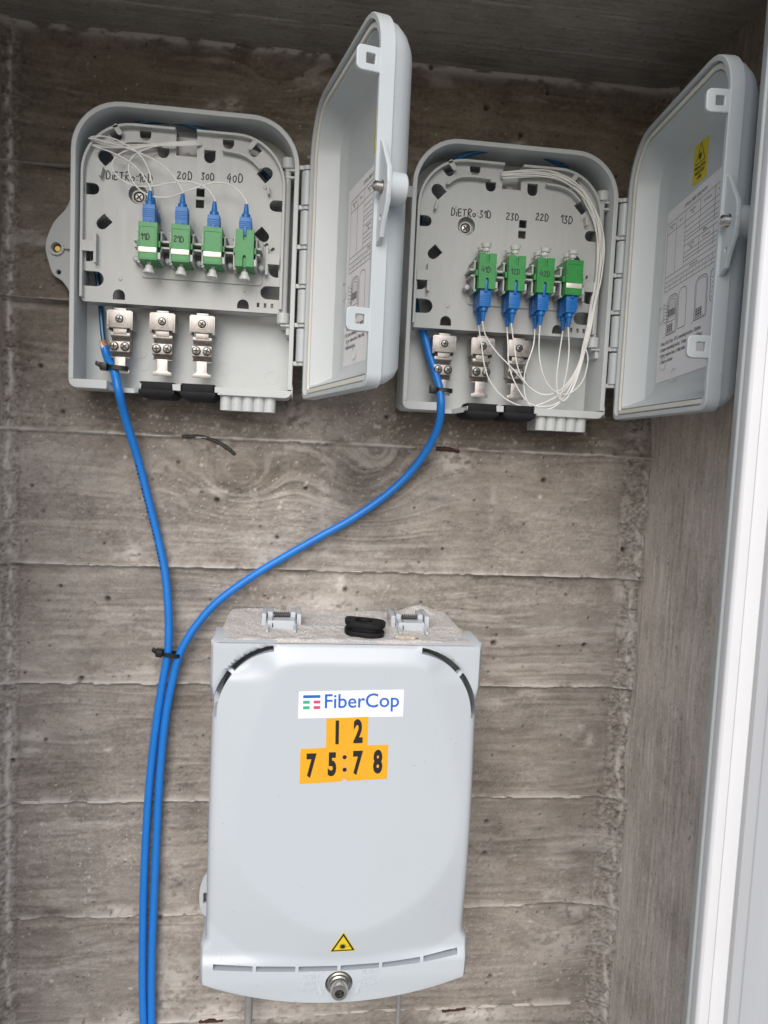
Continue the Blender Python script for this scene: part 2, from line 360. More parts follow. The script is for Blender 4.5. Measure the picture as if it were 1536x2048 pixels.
# knots: (x, z, size x, size z, strength)
knots = [P(480, 965, 0)[:2] + (34, 26, 34), P(720, 960, 0)[:2] + (44, 40, 30), P(760, 905, 0)[:2] + (14, 12, 12), P(620, 1010, 0)[:2] + (70, 22, 9),
         P(390, 185, 0)[:2] + (60, 22, 12), P(560, 150, 0)[:2] + (26, 20, 16), P(150, 1470, 0)[:2] + (30, 12, 8), P(1160, 1480, 0)[:2] + (12, 8, 7),
         P(1120, 1850, 0)[:2] + (40, 24, 20), P(560, 1180, 0)[:2] + (40, 14, 7), P(950, 1030, 0)[:2] + (90, 14, 6), P(100, 1900, 0)[:2] + (36, 18, 12),
         P(1000, 430, 0)[:2] + (30, 18, 12), P(1100, 1560, 0)[:2] + (50, 10, 6)]
# pale patches of laitance and mortar: (px, py, rx mm, rz mm, strength)
patches = [(265, 1108, 7, 8, .8), (230, 1110, 5, 5, .4), (680, 1165, 5, 12, .8), (650, 1215, 28, 12, .8), (610, 1225, 20, 10, .7), (540, 1130, 16, 14, .45),
           (500, 1000, 14, 10, .25), (430, 985, 9, 3, .6), (390, 978, 6, 4, .5), (600, 830, 26, 14, .55), (640, 850, 22, 12, .4), (910, 925, 14, 9, .6), (880, 890, 10, 4, .7),
           (870, 998, 7, 3, .35), (985, 1010, 3, 14, .35), (440, 880, 10, 6, .4), (440, 895, 14, 5, .45), (1268, 870, 9, 8, .8), (1262, 905, 10, 5, .8), (1250, 1160, 10, 4, .9), (1240, 1180, 4, 12, .6),
           (580, 1160, 7, 5, .5), (230, 1822, 18, 5, .75), (390, 1820, 12, 4, .6), (355, 1760, 10, 26, .35), (350, 1960, 16, 22, .5), (330, 2010, 9, 12, .5), (250, 2040, 14, 10, .5),
           (430, 2030, 20, 10, .8), (550, 2030, 50, 7, .7), (960, 2030, 22, 9, .8), (900, 2035, 16, 8, .7), (1150, 1820, 14, 6, .6), (1120, 1880, 26, 16, .45), (70, 1470, 12, 5, .5), (60, 1500, 7, 3, .5),
           (215, 1500, 4, 3, .6), (285, 1345, 20, 5, .5), (255, 1400, 12, 3, .3), (1160, 1455, 5, 4, .6), (1180, 1480, 4, 6, .5), (430, 215, 6, 4, .5), (465, 212, 6, 5, .7), (1040, 290, 5, 3, .6),
           (200, 1265, 10, 6, .3), (650, 985, 5, 40, .4), (655, 1060, 4, 30, .35), (820, 1130, 40, 3, .3), (300, 930, 40, 10, .18), (130, 950, 40, 14, .15), (880, 930, 10, 14, .25)]
stains = [(720, 980, 22, 22, .35), (740, 1060, 18, 16, .3), (480, 975, 12, 10, .25), (620, 790, 60, 18, .45), (300, 800, 90, 12, .35), (1000, 850, 90, 12, .35), (355, 1770, 9, 6, .5), (1000, 1650, 60, 40, .18),
          (360, 1400, 14, 30, .3), (220, 880, 5, 3, .5), (870, 998, 7, 2.5, .75), (390, 968, 4, 4, .5), (620, 1240, 8, 4, .3), (1140, 1700, 30, 6, .3), (380, 1650, 12, 30, .25)]
STEP = 1.0
xs = np.arange(XL - 3, XR + 3.01, STEP)
pit_x = rng.uniform(XL, XR, 640); pit_z = rng.uniform(ZB, ZT, 640); pit_r = rng.uniform(0.45, 1.0, 640) * np.where(rng.random(640) < 0.16, 2.2, 1.0)
sp_c = [(P(220, 1680, 0), 45, 26, 330), (P(500, 1000, 0), 60, 18, 260), (P(650, 835, 0), 60, 12, 420), (P(300, 825, 0), 80, 14, 260), (P(1050, 870, 0), 90, 12, 260), (P(120, 1980, 0), 50, 36, 160), (P(1050, 1900, 0), 60, 40, 260),
        (P(640, 1200, 0), 50, 16, 300), (P(700, 1100, 0), 220, 160, 520), (P(400, 250, 0), 200, 60, 160), (P(650, 860, 0), 250, 14, 320)]
SPX, SPZ, SPR = [], [], []
for c, sx_, sz_, n_ in sp_c:
    n_ = int(n_ * 0.75)
    SPX.append(rng.normal(c[0], sx_, n_)); SPZ.append(rng.normal(c[1], sz_, n_)); SPR.append(rng.uniform(0.25, 0.75, n_) * np.where(rng.random(n_) < 0.05, 2.2, 1.0))
SPX, SPZ, SPR = map(np.concatenate, (SPX, SPZ, SPR))
for bi in range(len(seams) - 1):
    z1, z0 = seams[bi], seams[bi + 1]
    zs = np.linspace(z0, z1, int((z1 - z0) / STEP) + 1)
    X, Z = np.meshgrid(xs, zs, indexing='ij')
    sd_ = 100 + bi * 31
    wob = (fbm(X / 40, Z * 0 + bi, sd_, 3) - 0.5) * 2.0                       # wandering seam line
    edge_lo = np.clip((Z - z0) / (z1 - z0), 0, 1); Zg = Z + wob * (1 - 2 * np.abs(edge_lo - 0.5)) * 0.6
    f = Zg + (fbm(X / 170, Z / 46, sd_ + 3, 3) - 0.5) * 22 + X * rng.uniform(-0.02, 0.02)
    for kx, kz, ksx, ksz, ka in knots: f = f + ka * np.exp(-((X - kx) / ksx)**2 - ((Z - kz) / ksz)**2)
    per = (2.6, 3.4, 2.4, 3.1, 2.3, 3.0, 3.6, 2.6, 3.0)[bi]
    ring = vnoise(X / 90, f / per, sd_ + 5) * 0.6 + vnoise(X / 30, f / (per * 0.42), sd_ + 6) * 0.4
    ring = sstep(0.22, 0.78, ring)
    wide = fbm(X / 120, f / 14, sd_ + 7, 3)
    blot = fbm(X / 26, Z / 20, sd_ + 8, 4)
    mott = fbm(X / 7, Z / 3.5, sd_ + 18, 3)
    strength = sstep(0.30, 0.62, fbm(X / 80, Z / 30, sd_ + 9, 3)) * 0.75 + 0.25
    for kx, kz, ksx, ksz, ka in knots[:3]: strength = strength + 0.85 * np.exp(-((X - kx) / (ksx * 1.6))**2 - ((Z - kz) / (ksz * 1.5))**2)
    sand = rng.random(X.shape) - 0.5; crumb = fbm(X / 2.6, Z / 1.8, sd_ + 21, 3); calm = 1 - 0.7 * sstep(0.48, 0.66, fbm(X / 60, Z / 34, sd_ + 22, 3)); crumb = (crumb - .5) * calm + .5; chalk = sstep(0.54, 0.74, fbm(X / 34, f / 6, sd_ + 23, 4)) * sstep(0.40, 0.60, fbm(X / 90, Z / 50, 24, 2) + (0.08 if 1 < bi < 5 else -0.04))
    tone = 0.54 + (ring - 0.5) * 0.34 * strength + (wide - 0.5) * 0.26 + (blot - 0.5) * 0.60 + (mott - 0.5) * 0.30 + (crumb - 0.5) * 0.55 + sand * 0.22 + rng.uniform(-0.07, 0.05)
    H = rng.uniform(-1.6, 1.6) + (ring - 0.5) * 0.8 * strength + (blot - 0.5) * 1.2 + (mott - 0.5) * 0.5 + (crumb - 0.5) * 0.7 + sand * 0.16
    white = chalk * 0.34 * (0.4 + 1.2 * crumb); dark = np.zeros_like(X)
    # mortar fins on the seams
    for zz, up in ((z0, True), (z1, False)):
        d = np.abs(Z - zz); amt = sstep(0.34, 0.62, fbm(X / 18, Z * 0 + zz, sd_ + 11, 4)) * sstep(0.2, 0.6, fbm(X / 60, Z * 0 + zz, 77 + int(zz), 2) + 0.15)
        wid = 0.8 + 2.2 * amt * fbm(X / 5, Z / 4, sd_ + 12, 2)
        k = np.exp(-(d / wid)**2); H = H + k * (0.7 + 4.2 * amt); white = np.maximum(white, k * np.clip(amt + .12, 0, 1) * (0.95 if zz < 90 else 0.45))
        dark = np.maximum(dark, np.exp(-((d - 2.0) / 0.9)**2) * 0.28 * (1 - amt)); H = H - np.exp(-((d - 2.6) / 1.2)**2) * 0.4
    for px_, py_, rx, rz, s_ in patches:
        c = P(px_, py_, 0); r2 = ((X - c[0]) / rx)**2 + ((Z - c[1]) / rz)**2
        if np.min(r2) > 6: continue
        k = np.exp(-r2 * 0.8) * sstep(0.34, 0.62, fbm(X / 4.5, Z / 3.5, 411, 4) + 0.12 * s_)
        white = np.maximum(white, np.clip(k * s_ * 1.2, 0, 0.95)); H = H + k * s_ * (fbm(X / 2.2, Z / 2.2, 55, 3) - 0.3) * 2.2
    for px_, py_, rx, rz, s_ in stains:
        c = P(px_, py_, 0); r2 = ((X - c[0]) / rx)**2 + ((Z - c[1]) / rz)**2
        dark = np.maximum(dark, np.exp(-r2) * s_ * (0.4 + 0.9 * fbm(X / 9, Z / 6, 91, 3)))
    def stamp(px_, pz_, pr_, fn):
        for a_, b_, r_ in zip(px_, pz_, pr_):
            if b_ < z0 - 4 or b_ > z1 + 4: continue
            R = int(r_ * 2.2 / STEP) + 1
            i = int(round((a_ - xs[0]) / STEP)); j = int(round((b_ - z0) / (z1 - z0) * (len(zs) - 1)))
            i0, i1, j0, j1 = max(i - R, 0), min(i + R + 1, len(xs)), max(j - R, 0), min(j + R + 1, len(zs))
            if i1 <= i0 or j1 <= j0: continue
            q = np.exp(-(((X[i0:i1, j0:j1] - a_)**2 + (Z[i0:i1, j0:j1] - b_)**2) / (r_ * r_))**1.5); fn(slice(i0, i1), slice(j0, j1), q, r_)
    def f_pit(a_, b_, q, r_):
        H[a_, b_] -= q * r_ * 2.2; dark[a_, b_] = np.maximum(dark[a_, b_], q * 0.85)  # pit dirt and the pit's own shade both painted into dark
    def f_spk(a_, b_, q, r_):
        H[a_, b_] += q * r_ * 0.35; white[a_, b_] = np.maximum(white[a_, b_], q * 0.85)
    stamp(pit_x, pit_z, pit_r, f_pit); stamp(SPX, SPZ, SPR, f_spk)
    # rough mortar in the two upright corners, swelling out of the wall
    er = ends_r[bi] + (fbm(Z / 9, Z * 0 + 3, sd_ + 14, 3) - 0.5) * 3; el = -208 + (fbm(Z / 9, Z * 0 + 9, sd_ + 15, 3) - 0.5) * 4
    kr = sstep(-1.0, 1.0, X - er); kl = sstep(-1.0, 1.0, el - X)
    gran = fbm(X / 1.9, Z / 1.9, sd_ + 16, 3) - 0.45; lump = fbm(X / 9, Z / 14, sd_ + 17, 3)
    H = H + kr * (1.0 + gran * 3.6 + np.clip(X - er, 0, 30)**1.5 * 0.10 * (0.6 + lump)) + kl * (1.0 + gran * 3.2 + np.clip(el - X, 0, 30)**1.5 * 0.16 * (0.5 + lump))
    rough = np.maximum(kr, kl)
    tone = tone * (1 - rough * 0.8) + rough * (0.50 + gran * 2.1 + sand * 0.5) * 0.8
    low = 0.5 if z1 > 0 else 1.0
    line = np.exp(-((X - (XR - 4) - (lump - .5) * 8) / 2.2)**2) + np.exp(-((X - (XL + 5) - (lump - .5) * 6) / 1.6)**2)
    white = np.maximum(white, np.clip(line, 0, 1) * sstep(0.38, 0.60, fbm(X / 2.4, Z / 6, sd_ + 19, 4)) * 0.9)
    dark = np.maximum(dark, (np.exp(-((X - er + 0.5) / 0.9)**2) + np.exp(-((X - el - 0.5) / 0.9)**2)) * 0.35 * fbm(X / 4, Z / 6, sd_ + 20, 2))
    top = np.exp(-((Z - ZT) / 3.5)**2); H = H + sstep(-8, 0, Z - ZT + 1) * 5
    white = np.maximum(white, top * sstep(0.42, 0.62, fbm(X / 12, Z / 5, 912, 4) + 0.18 * sstep(60, 160, X)) * 0.85)
    brown = sstep(-60, 120, Z + (fbm(X / 60, Z / 40, 5, 3) - 0.5) * 160) * 0.85 + sstep(0.45, 0.75, fbm(X / 70, Z / 30, 6, 3)) * 0.25
    mask = np.stack([np.clip(tone, 0, 1), np.clip(white, 0, 1), np.clip(dark, 0, 1), np.clip(brown, 0, 1)], -1)
    pos = np.stack([X, Z, H], -1)
    grid_object('board_course', len(xs), len(zs), pos, mask, 'conc', back, skirt=(0, 10, 0))

def side_sheet(name, parent, us, vs_, place, seed, brown, matname, seams_u=(), sgn=1):
    """a cast face: u across the boards, v along the grain"""
    U, V = np.meshgrid(us, vs_, indexing='ij')
    f = U + (fbm(V / 160, U / 40, seed, 3) - 0.5) * 12
    ring = vnoise(V / 110, f / 2.8, seed + 1) * 0.5 + vnoise(V / 45, f / 1.5, seed + 2) * 0.5; ring = sstep(0.1, 0.9, ring)
    blot = fbm(V / 34, U / 22, seed + 3, 4); mott = fbm(V / 9, U / 3.5, seed + 4, 3)
    crumb = fbm(V / 3.2, U / 1.9, seed + 6, 3); tone = 0.82 + (ring - 0.5) * 0.26 + (blot - 0.5) * 0.8 + (mott - 0.5) * 0.25 + (crumb - .5) * .45 + (rng.random(U.shape) - .5) * .18
    H = (ring - 0.5) * 0.5 + (blot - 0.5) * 1.6; white = np.zeros_like(U); dark = np.zeros_like(U)
    for s_ in seams_u:
        k = np.exp(-((U - s_) / 0.9)**2) * sstep(0.35, 0.6, fbm(V / 20, V * 0 + s_, seed + 5, 3)); H += k * 1.2; white = np.maximum(white, k * 0.5)
    for _ in range(int(len(us) * len(vs_) / 340)):
        i, j = rng.integers(2, len(us) - 3), rng.integers(2, len(vs_) - 3)
        if rng.random() < 0.62: dark[i, j] = rng.uniform(.4, .95); H[i, j] -= 0.9; dark[i, j + 1] = max(dark[i, j + 1], 0.3)
        else: white[i, j] = rng.uniform(.3, .8)
    mask = np.stack([np.clip(tone, 0, 1), white, dark, np.clip(brown(U, V), 0, 1)], -1)
    return grid_object(name, len(us), len(vs_), place(U, V, H), mask, matname, parent)
side_sheet('cast_face', right, np.arange(-6, 205, 1.15), np.arange(ZB, ZT + 6, 1.15),
           lambda U, V, H: np.stack([XR - H + (fbm(V / 60, U * 0, 31, 3) - 0.5) * 7 * np.exp(-np.clip(U, 0, 99) / 14), V, U], -1), 300,
           lambda U, V: sstep(20, 200, V + (fbm(U / 40, V / 50, 8, 3) - .5) * 120) * 0.8, 'concv', (96, 190))
side_sheet('cast_face', left, np.arange(-6, 240, 2.0), np.arange(ZB, ZT + 6, 2.0),
           lambda U, V, H: np.stack([XL + H, V, U], -1), 340, lambda U, V: sstep(-20, 160, V) * 0.8, 'concv', (96,))
side_sheet('cast_face', ceil, np.arange(-6, 240, 1.25), np.arange(XL - 4, XR + 4, 1.25),
           lambda U, V, H: np.stack([V, ZT + 3 + H * 0.8 - 1.5, U], -1), 380, lambda U, V: U * 0 + 0.30, 'conc', (44, 92, 138, 184))
# iron stubs left in the concrete
def iron(pts, r, mname, label):
    mb = MB(); p = spline([P(*q) for q in pts], 6); mb.tube(p, [r * (0.8 + 0.4 * random.random()) for _ in p], 7)
    o = mb.build('iron_stub', mname, back); o.location = (0, 0, 0); o['label'] = label
iron([(364, 873, 1.4), (400, 873, 2.2), (430, 881, 2.2), (455, 896, 2.0), (470, 909, 1.0)], 1.5, 'oldiron', 'dark bent wire end set in the concrete below the left box')
iron([(872, 897, .5), (895, 898, 1.2), (918, 902, .4)], 1.9, 'rust', 'rusty wire end in the concrete beside the curved blue cable')
iron([(398, 2043, 1), (420, 2042, 2), (446, 2040, 1)], 1.5, 'rust', 'rusty wire end at the bottom left of the closed box')
iron([(884, 2022, 1), (905, 2019, 2), (930, 2016, 1)], 1.6, 'rust', 'rusty wire end at the bottom right of the closed box')

# paved ground in front, unseen, added far below the lens to bounce light up
gme = bpy.data.meshes.new('ground'); gme.from_pydata([(-15, -30, -1.2), (15, -30, -1.2), (15, .05, -1.2), (-15, .05, -1.2)], [], [(0, 1, 2, 3)])
M['paving'] = mat('paving', (0.38, 0.37, 0.35), 0.85, var=0.15, varscale=6, bump=(120, 0.3, 0.004)); gme.materials.append(M['paving'])
tag(link('ground', gme), kind='structure')

# ================================================================== WHITE DOOR FRAME on the right
df = tag(empty('door_frame', (213, ZB, 262)), 'white painted upright door frame at the right edge', 'door frame')
def upright(name, pts, mname):
    n = len(pts); mb = MB(); v = [(x, 0, h) for x, h in pts] + [(x, 920, h) for x, h in pts]
    mb.add(v, [tuple(range(n)), tuple(range(n, 2*n))[::-1]] + [(i, (i+1) % n, n + (i+1) % n, n + i) for i in range(n)])
    return mb.build(name, mname, df, bevel=0.7)
upright('return_strip', [(6.5, -22), (13.4, -22), (13.4, -1), (-2.4, -1), (-3, -3)], 'pvcgrey')
upright('stop_profile', [(-2.6, -0.8), (4.2, -0.8), (4.2, 5), (2.8, 6.5), (-2.0, 6.5), (-3.2, 5)], 'pvc')
upright('face_profile', [(4.5, -0.8), (13.6, -0.8), (13.6, 3), (12.2, 4.5), (4.5, 4.5)], 'pvc')
upright('outer_leaf', [(14.2, -22), (100, -22), (100, -8), (30, -8), (28, -6), (22, -6), (20, -10), (14.2, -10)], 'leaf')

# ================================================================== TERMINATION BOXES (left one built, right one copied)
def tl(x, z, k=0.9912): return (160 - (160 - x) * k, (34 + z) * k - 34)      # measured plane -> plane of the tray floor
BX0, BZ0 = -160.0, 34.0
def phillips(mb, c, r, h, m0=0, m1=1):
    mb.lathe((c[0], c[1], h), (0, 0, 1), [(0, r), (r*.3, r), (r*.55, r*.75), (r*.62, r*.3)], 16, m0)
    a = random.uniform(0, 90)
    for k in (0, 90):
        mb.prism(rotp([(c[0]-r*.62, c[1]-r*.14), (c[0]+r*.62, c[1]-r*.14), (c[0]+r*.62, c[1]+r*.14), (c[0]-r*.62, c[1]+r*.14)], c, a + k), h + r*.5, h + r*.64 + 0.02*k/90, m1)  # raised dark cross stands in for the shaded slot
root = tag(empty('termination_box', (BX0, BZ0, 0)), 'open grey plastic fibre box nearest the left corner, plugs entering its adapters from above', 'fibre box', 'open fibre boxes')
OUT = rrect(0, 156, 0, 196, (6, 6, 34, 34), 10)
def outl(o, n=10): return rrect(o, 156 - o, o, 196 - o, (max(6 - o, 1), max(6 - o, 1), 34 - o, 34 - o), n)
mb = MB(); mb.mesh(plate(OUT, [], 8, 12))
# rim: side and top walls as one band, bottom wall in pieces round the cable entries
ring_o, ring_i = outl(0), outl(3.4)
def band(ro, ri, h0, h1, lo, mi=0):
    """open band along an outline, leaving out the run below z = lo"""
    k = [i for i, (x, z) in enumerate(ro) if z >= lo]; n = len(ro)
    s0 = next(i for i in k if (i - 1) % n not in k); seq = []; i = s0
    while i in k and len(seq) < n: seq.append(i); i = (i + 1) % n
    a = [ro[i] for i in seq]; b = [ri[i] for i in seq]
    return a + b[::-1]
U = band(ring_o, ring_i, 8, 45, 5.9)
mb.mesh(plate(U, [], 8, 45, 0.5))
mb.mesh(plate(rrect(0.0, 26, 0, 6.1, (5.5, 1, 0.4, 0.4), 5), [], 8, 44.6, 0.4))
mb.add([(20, .2, 8), (49, .2, 8), (49, 3.6, 8), (20, 3.6, 8), (22, .2, 44), (31, -.8, 26), (31, 2.6, 26), (22, 3.6, 44), (41, -.8, 26), (49, .2, 40), (49, 3.6, 40), (41, 2.6, 26)],
       [(0, 1, 9, 8, 5, 4), (3, 7, 6, 11, 10, 2), (4, 5, 6, 7), (5, 8, 11, 6), (8, 9, 10, 11), (1, 2, 10, 9), (0, 4, 7, 3)])
mb.box(49, 49.8, .2, 4.6, 8, 44.6); mb.box(71.2, 77, 1.5, 5.8, 8, 45.2); mb.box(101, 104, 1.5, 5.6, 8, 45)
mb.mesh(plate(rrect(103, 156, 0, 5.4, (0.4, 5.4, 0.4, 0.4), 5), [], 8, 44.8, 0.4))
mb.box(49, 103, 0.4, 3.4, 8, 22)
mb.box(150, 153.2, 47, 54, 12, 34); mb.box(146, 153.2, 52.8, 54.2, 12, 36); mb.box(146, 153.2, 163, 164.6, 12, 36); mb.box(146, 153.2, 158, 159.4, 12, 36)
base = mb.build('base', 'grey', root, sharp=30)
for q in ((20, 20), (44, 22), (68, 21), (104, 22), (140, 17)):       # moulding marks on the floor
    MB().mesh(plate(circle(q[0], q[1], 5, 24), [circle(q[0], q[1], 4.6, 24)], 12, 12.25)).build('ejector_mark', 'grey', base)
MB().mesh(plate(rrect(19, 47, 26, 42, 4, 6), [], 12, 12.35, 0.15)).build('floor_pad', 'grey', base)
ear = spline([(1, 150), (-8, 143), (-13, 132), (-21, 122), (-25.5, 112), (-27.3, 103), (-25.5, 94), (-22, 84), (-15, 79), (-9, 70), (-5, 60), (1, 54)], 4)
ear = [tuple(q) for q in ear]
mb = MB(); mb.mesh(plate(ear, [circle(-19.2, 102.8, 3.3), circle(-17.8, 85.6, 1.7, 12)], 4, 9.5, 0.5)); mb.mesh(plate(circle(-19.2, 102.8, 5.6), [circle(-19.2, 102.8, 3.6)], 9, 11.5, 0.4))
mb.box(-14, 0, 102.2, 103.4, 9, 12.5)
mb.build('mounting_ear', 'grey', base, sharp=30)
mb = MB(); mb.lathe((-19.2, 102.8, 2), (0, 0, 1), [(0, 2.7), (5, 2.7), (5.6, 2.0)], 12); mb.build('wall_screw', 'brass', base)
mb = MB(); phillips(mb, (79, 198.6), 3.6, 6); mb.build('wall_screw', ['screw', 'dark'], base)
for k in range(6):
    z = 163.5 - 27.6 * k; mb = MB(); mb.box(154.5, 161.5, z - 1.5, z + 1.5, 37, 43.5); mb.lathe((162, z - 1.5, 42), (0, 1, 0), [(0, 3.6), (3, 3.6)], 14); mb.build('hinge_knuckle', 'grey', base, bevel=0.4)
# ports on the right of the bottom wall
mb = MB()
for k in range(5):
    x = 108.6 + 7.9 * k; mb.lathe((x, -10.6, 38), (0, 1, 0), [(0, 2.2), (0.02, 4.2), (12, 4.4)], 18, cap=False)
    mb.lathe((x, -9.5, 38), (0, 1, 0), [(0, 2.2), (0.3, .3)], 12, 1)
mb.box(105, 144, -10.2, .4, 16, 38)
mb.build('cable_port', ['grey', 'dark'], base)

# ---- tray
T5 = lambda pts: [tl(*q) for q in pts]
def dslot(cx, cz, w_, h_, rot, flat='r'):
    """slot with one rounded end"""
    p = [(cx - w_/2, cz - h_/2), (cx + w_/2 - h_/2, cz - h_/2)] + [(cx + w_/2 - h_/2 + h_/2*math.sin(math.pi*i/8), cz - h_/2*math.cos(math.pi*i/8)) for i in range(1, 8)] + [(cx + w_/2 - h_/2, cz + h_/2), (cx - w_/2, cz + h_/2)]
    return rotp(p, (cx, cz), rot)
holes = []
for (x, z, w_, h_, r_) in ((46.6, 180.3, 6.5, 8, -90), (59.2, 169.6, 7, 8, -90), (91.6, 170.0, 9, 8, -90), (104.5, 179.6, 6.5, 8, -90), (19.1, 163.6, 10, 9, 135), (131.8, 161.4, 10, 9, 45),
                          (26.7, 178.4, 8, 6.5, -52), (123.4, 176.4, 8, 6.5, -128), (11.0, 140.9, 9, 8, 0), (139.6, 139.5, 9, 8, 180), (18.5, 118.1, 10, 8, 225), (130.7, 117.8, 10, 8, -45),
                          (12.4, 78.6, 14, 10.5, 0), (137.4, 77.2, 14, 9.5, 180), (10.5, 95.5, 7, 10, 0), (139.5, 93.5, 7, 10, 180)):
    x, z = tl(x, z); holes.append(dslot(x, z, w_, h_, r_))
for (x, z) in ((85.7, 144.4), (85.5, 136.5)): x, z = tl(x, z); holes.append(rrect(x - 2.9, x + 2.9, z - 2.9, z + 2.9, .3, 2))
for (x, z) in ((129, 67.9), (134.1, 67.8), (139.2, 67.8)): x, z = tl(x, z); holes.append(rrect(x - .95, x + .95, z - 1.6, z + 1.6, .1, 1))
for (x, z) in ((133.6, 111.2), (138.3, 108.4)): x, z = tl(x, z); holes.append(rotp(rrect(x - 1.6, x + 1.6, z - 1, z + 1, .1, 1), (x, z), 40))
for (x, z) in ((30.1, 67.2), (118.1, 66.2)): x, z = tl(x, z); holes.append([(x - 4.2, z - 2.2)] + [(x - 4.2*math.cos(math.pi*i/10), z + .6 + 4.4*math.sin(math.pi*i/10)) for i in range(11)] + [(x + 4.2, z - 2.2)])
sx_, sz_ = tl(42.2, 139.6); holes.append(circle(sx_, sz_, 6.6, 24))
TX0, TX1, TZ0, TZ1 = 5.2, 146.5, 61.5, 184.4
wl, wr = tl(68, 0)[0], tl(82.6, 0)[0]
tout = rrect(TX0, TX1, TZ0, TZ1, (3, 3, 35, 35), 12)
# the top edge has an open window: cut it out of the outline
tcut = []
for i, q in enumerate(tout):
    tcut.append(q)
    nx = tout[(i + 1) % len(tout)]
    if q[1] > TZ1 - 0.01 and nx[1] > TZ1 - 0.01 and q[0] > wr and nx[0] < wl: tcut += [(wr, TZ1), (wr, 167), (wl, 167), (wl, TZ1)]
mb = MB(); mb.mesh(plate(tcut, holes, 32.2, 35))
ro, ri = rrect(TX0, TX1, TZ0, TZ1, (3, 3, 35, 35), 12), rrect(TX0 + 2, TX1 - 2, TZ0 + 2, TZ1 - 2, (1, 1, 33, 33), 12)
iT = [i for i, q in enumerate(ro) if q[0] > wr and q[1] > 63.1 and i < 39]; iL = [i for i, q in enumerate(ro) if i >= 39]
rt = [i for i in range(len(ro)) if 13 <= i < 39 and ro[i][1] > 64]; lf = [i for i in range(len(ro)) if i >= 39] + [0, 1, 2]
a = [(TX1, 64)] + [ro[i] for i in rt if ro[i][0] > wr] + [(wr, TZ1)]; b = [(TX1 - 2, 64)] + [ri[i] for i in rt if ri[i][0] > wr] + [(wr, TZ1 - 2)]
mb.mesh(plate(a + b[::-1], [], 22, 40, 0.35))
a = [(wl, TZ1)] + [ro[i] for i in lf if ro[i][0] < wl]; b = [(wl, TZ1 - 2)] + [ri[i] for i in lf if ri[i][0] < wl]
mb.mesh(plate(a + b[::-1], [], 20, 40, 0.35))
mb.box(TX0 + 3, TX1, TZ0, TZ0 + 2, 19, 35.2)
# window shelf behind the notch, cup under the screw
mb.box(wl - 1, wr + 1, 166, 183, 25, 26.2); mb.mesh(plate(circle((wl + wr) / 2, 169.5, 2.6), [], 26, 29)); mb.box(wl - 1.2, wl, 166, 184, 25, 33); mb.box(wr, wr + 1.2, 166, 184, 25, 33)
mb.mesh(plate(circle(sx_, sz_, 7.6, 24), [circle(sx_, sz_, 6.6, 24)], 28, 33.5)); mb.mesh(plate(circle(sx_, sz_, 7.6, 24), [], 27, 28.5))
mb.mesh(plate(circle(sx_, sz_ - .8, 4.9, 20), [circle(sx_, sz_ - .8, 3.7, 20)], 28, 32, .3))
# retaining lips and tabs
def lip(pts, hh=40.5, t=1.5):
    p = spline([tl(*q) for q in pts], 5); A = []; Bq = []
    for i in range(len(p)):
        d = p[min(i+1, len(p)-1)] - p[max(i-1, 0)]; d /= np.linalg.norm(d); nrm = np.array([-d[1], d[0]]) * t / 2
        A.append(tuple(p[i] + nrm)); Bq.append(tuple(p[i] - nrm))
    mb.mesh(plate(A + Bq[::-1], [], 34, hh, 0.25))
lip([(25, 167), (33, 172.5), (44, 174.2), (58, 173.6)]); lip([(101, 173.5), (113, 172.3), (121, 169), (128, 163)]); lip([(18.5, 155), (17, 148.5)]); lip([(133.5, 152), (134.5, 146)])
for sg, cx in ((1, 14.4), (-1, 134.6)):
    x, z = tl(cx, 99); mb.box(x - .9, x + .9, z - 10, z + 10, 35, 41); mb.box(min(x, x - sg*9), max(x, x - sg*9), z - 2.6, z + 4.6, 40, 41.3)
for (x, z, r_) in ((25, 158, 18), (125, 158, 18)):
    pass
for q in ((32.4, 152.6), (131.5, 151.6), (31, 79.5), (119, 77.5)):       # small moulded bumps
    x, z = tl(*q); mb.lathe((x, z, 35), (0, 0, 1), [(0, 1.5), (.5, 1.2), (.7, .5)], 12)
for (x, z, rot) in ((28.5, 181, -52), (121.6, 179, -128)):       # hooked tabs over the slots
    x, z = tl(x, z); mb.mesh(plate(rotp(rrect(x - 4, x + 4, z - 1.8, z + 1.8, (0.2, 1.7, 1.7, .2), 5), (x, z), rot), [], 38.8, 40, .2))
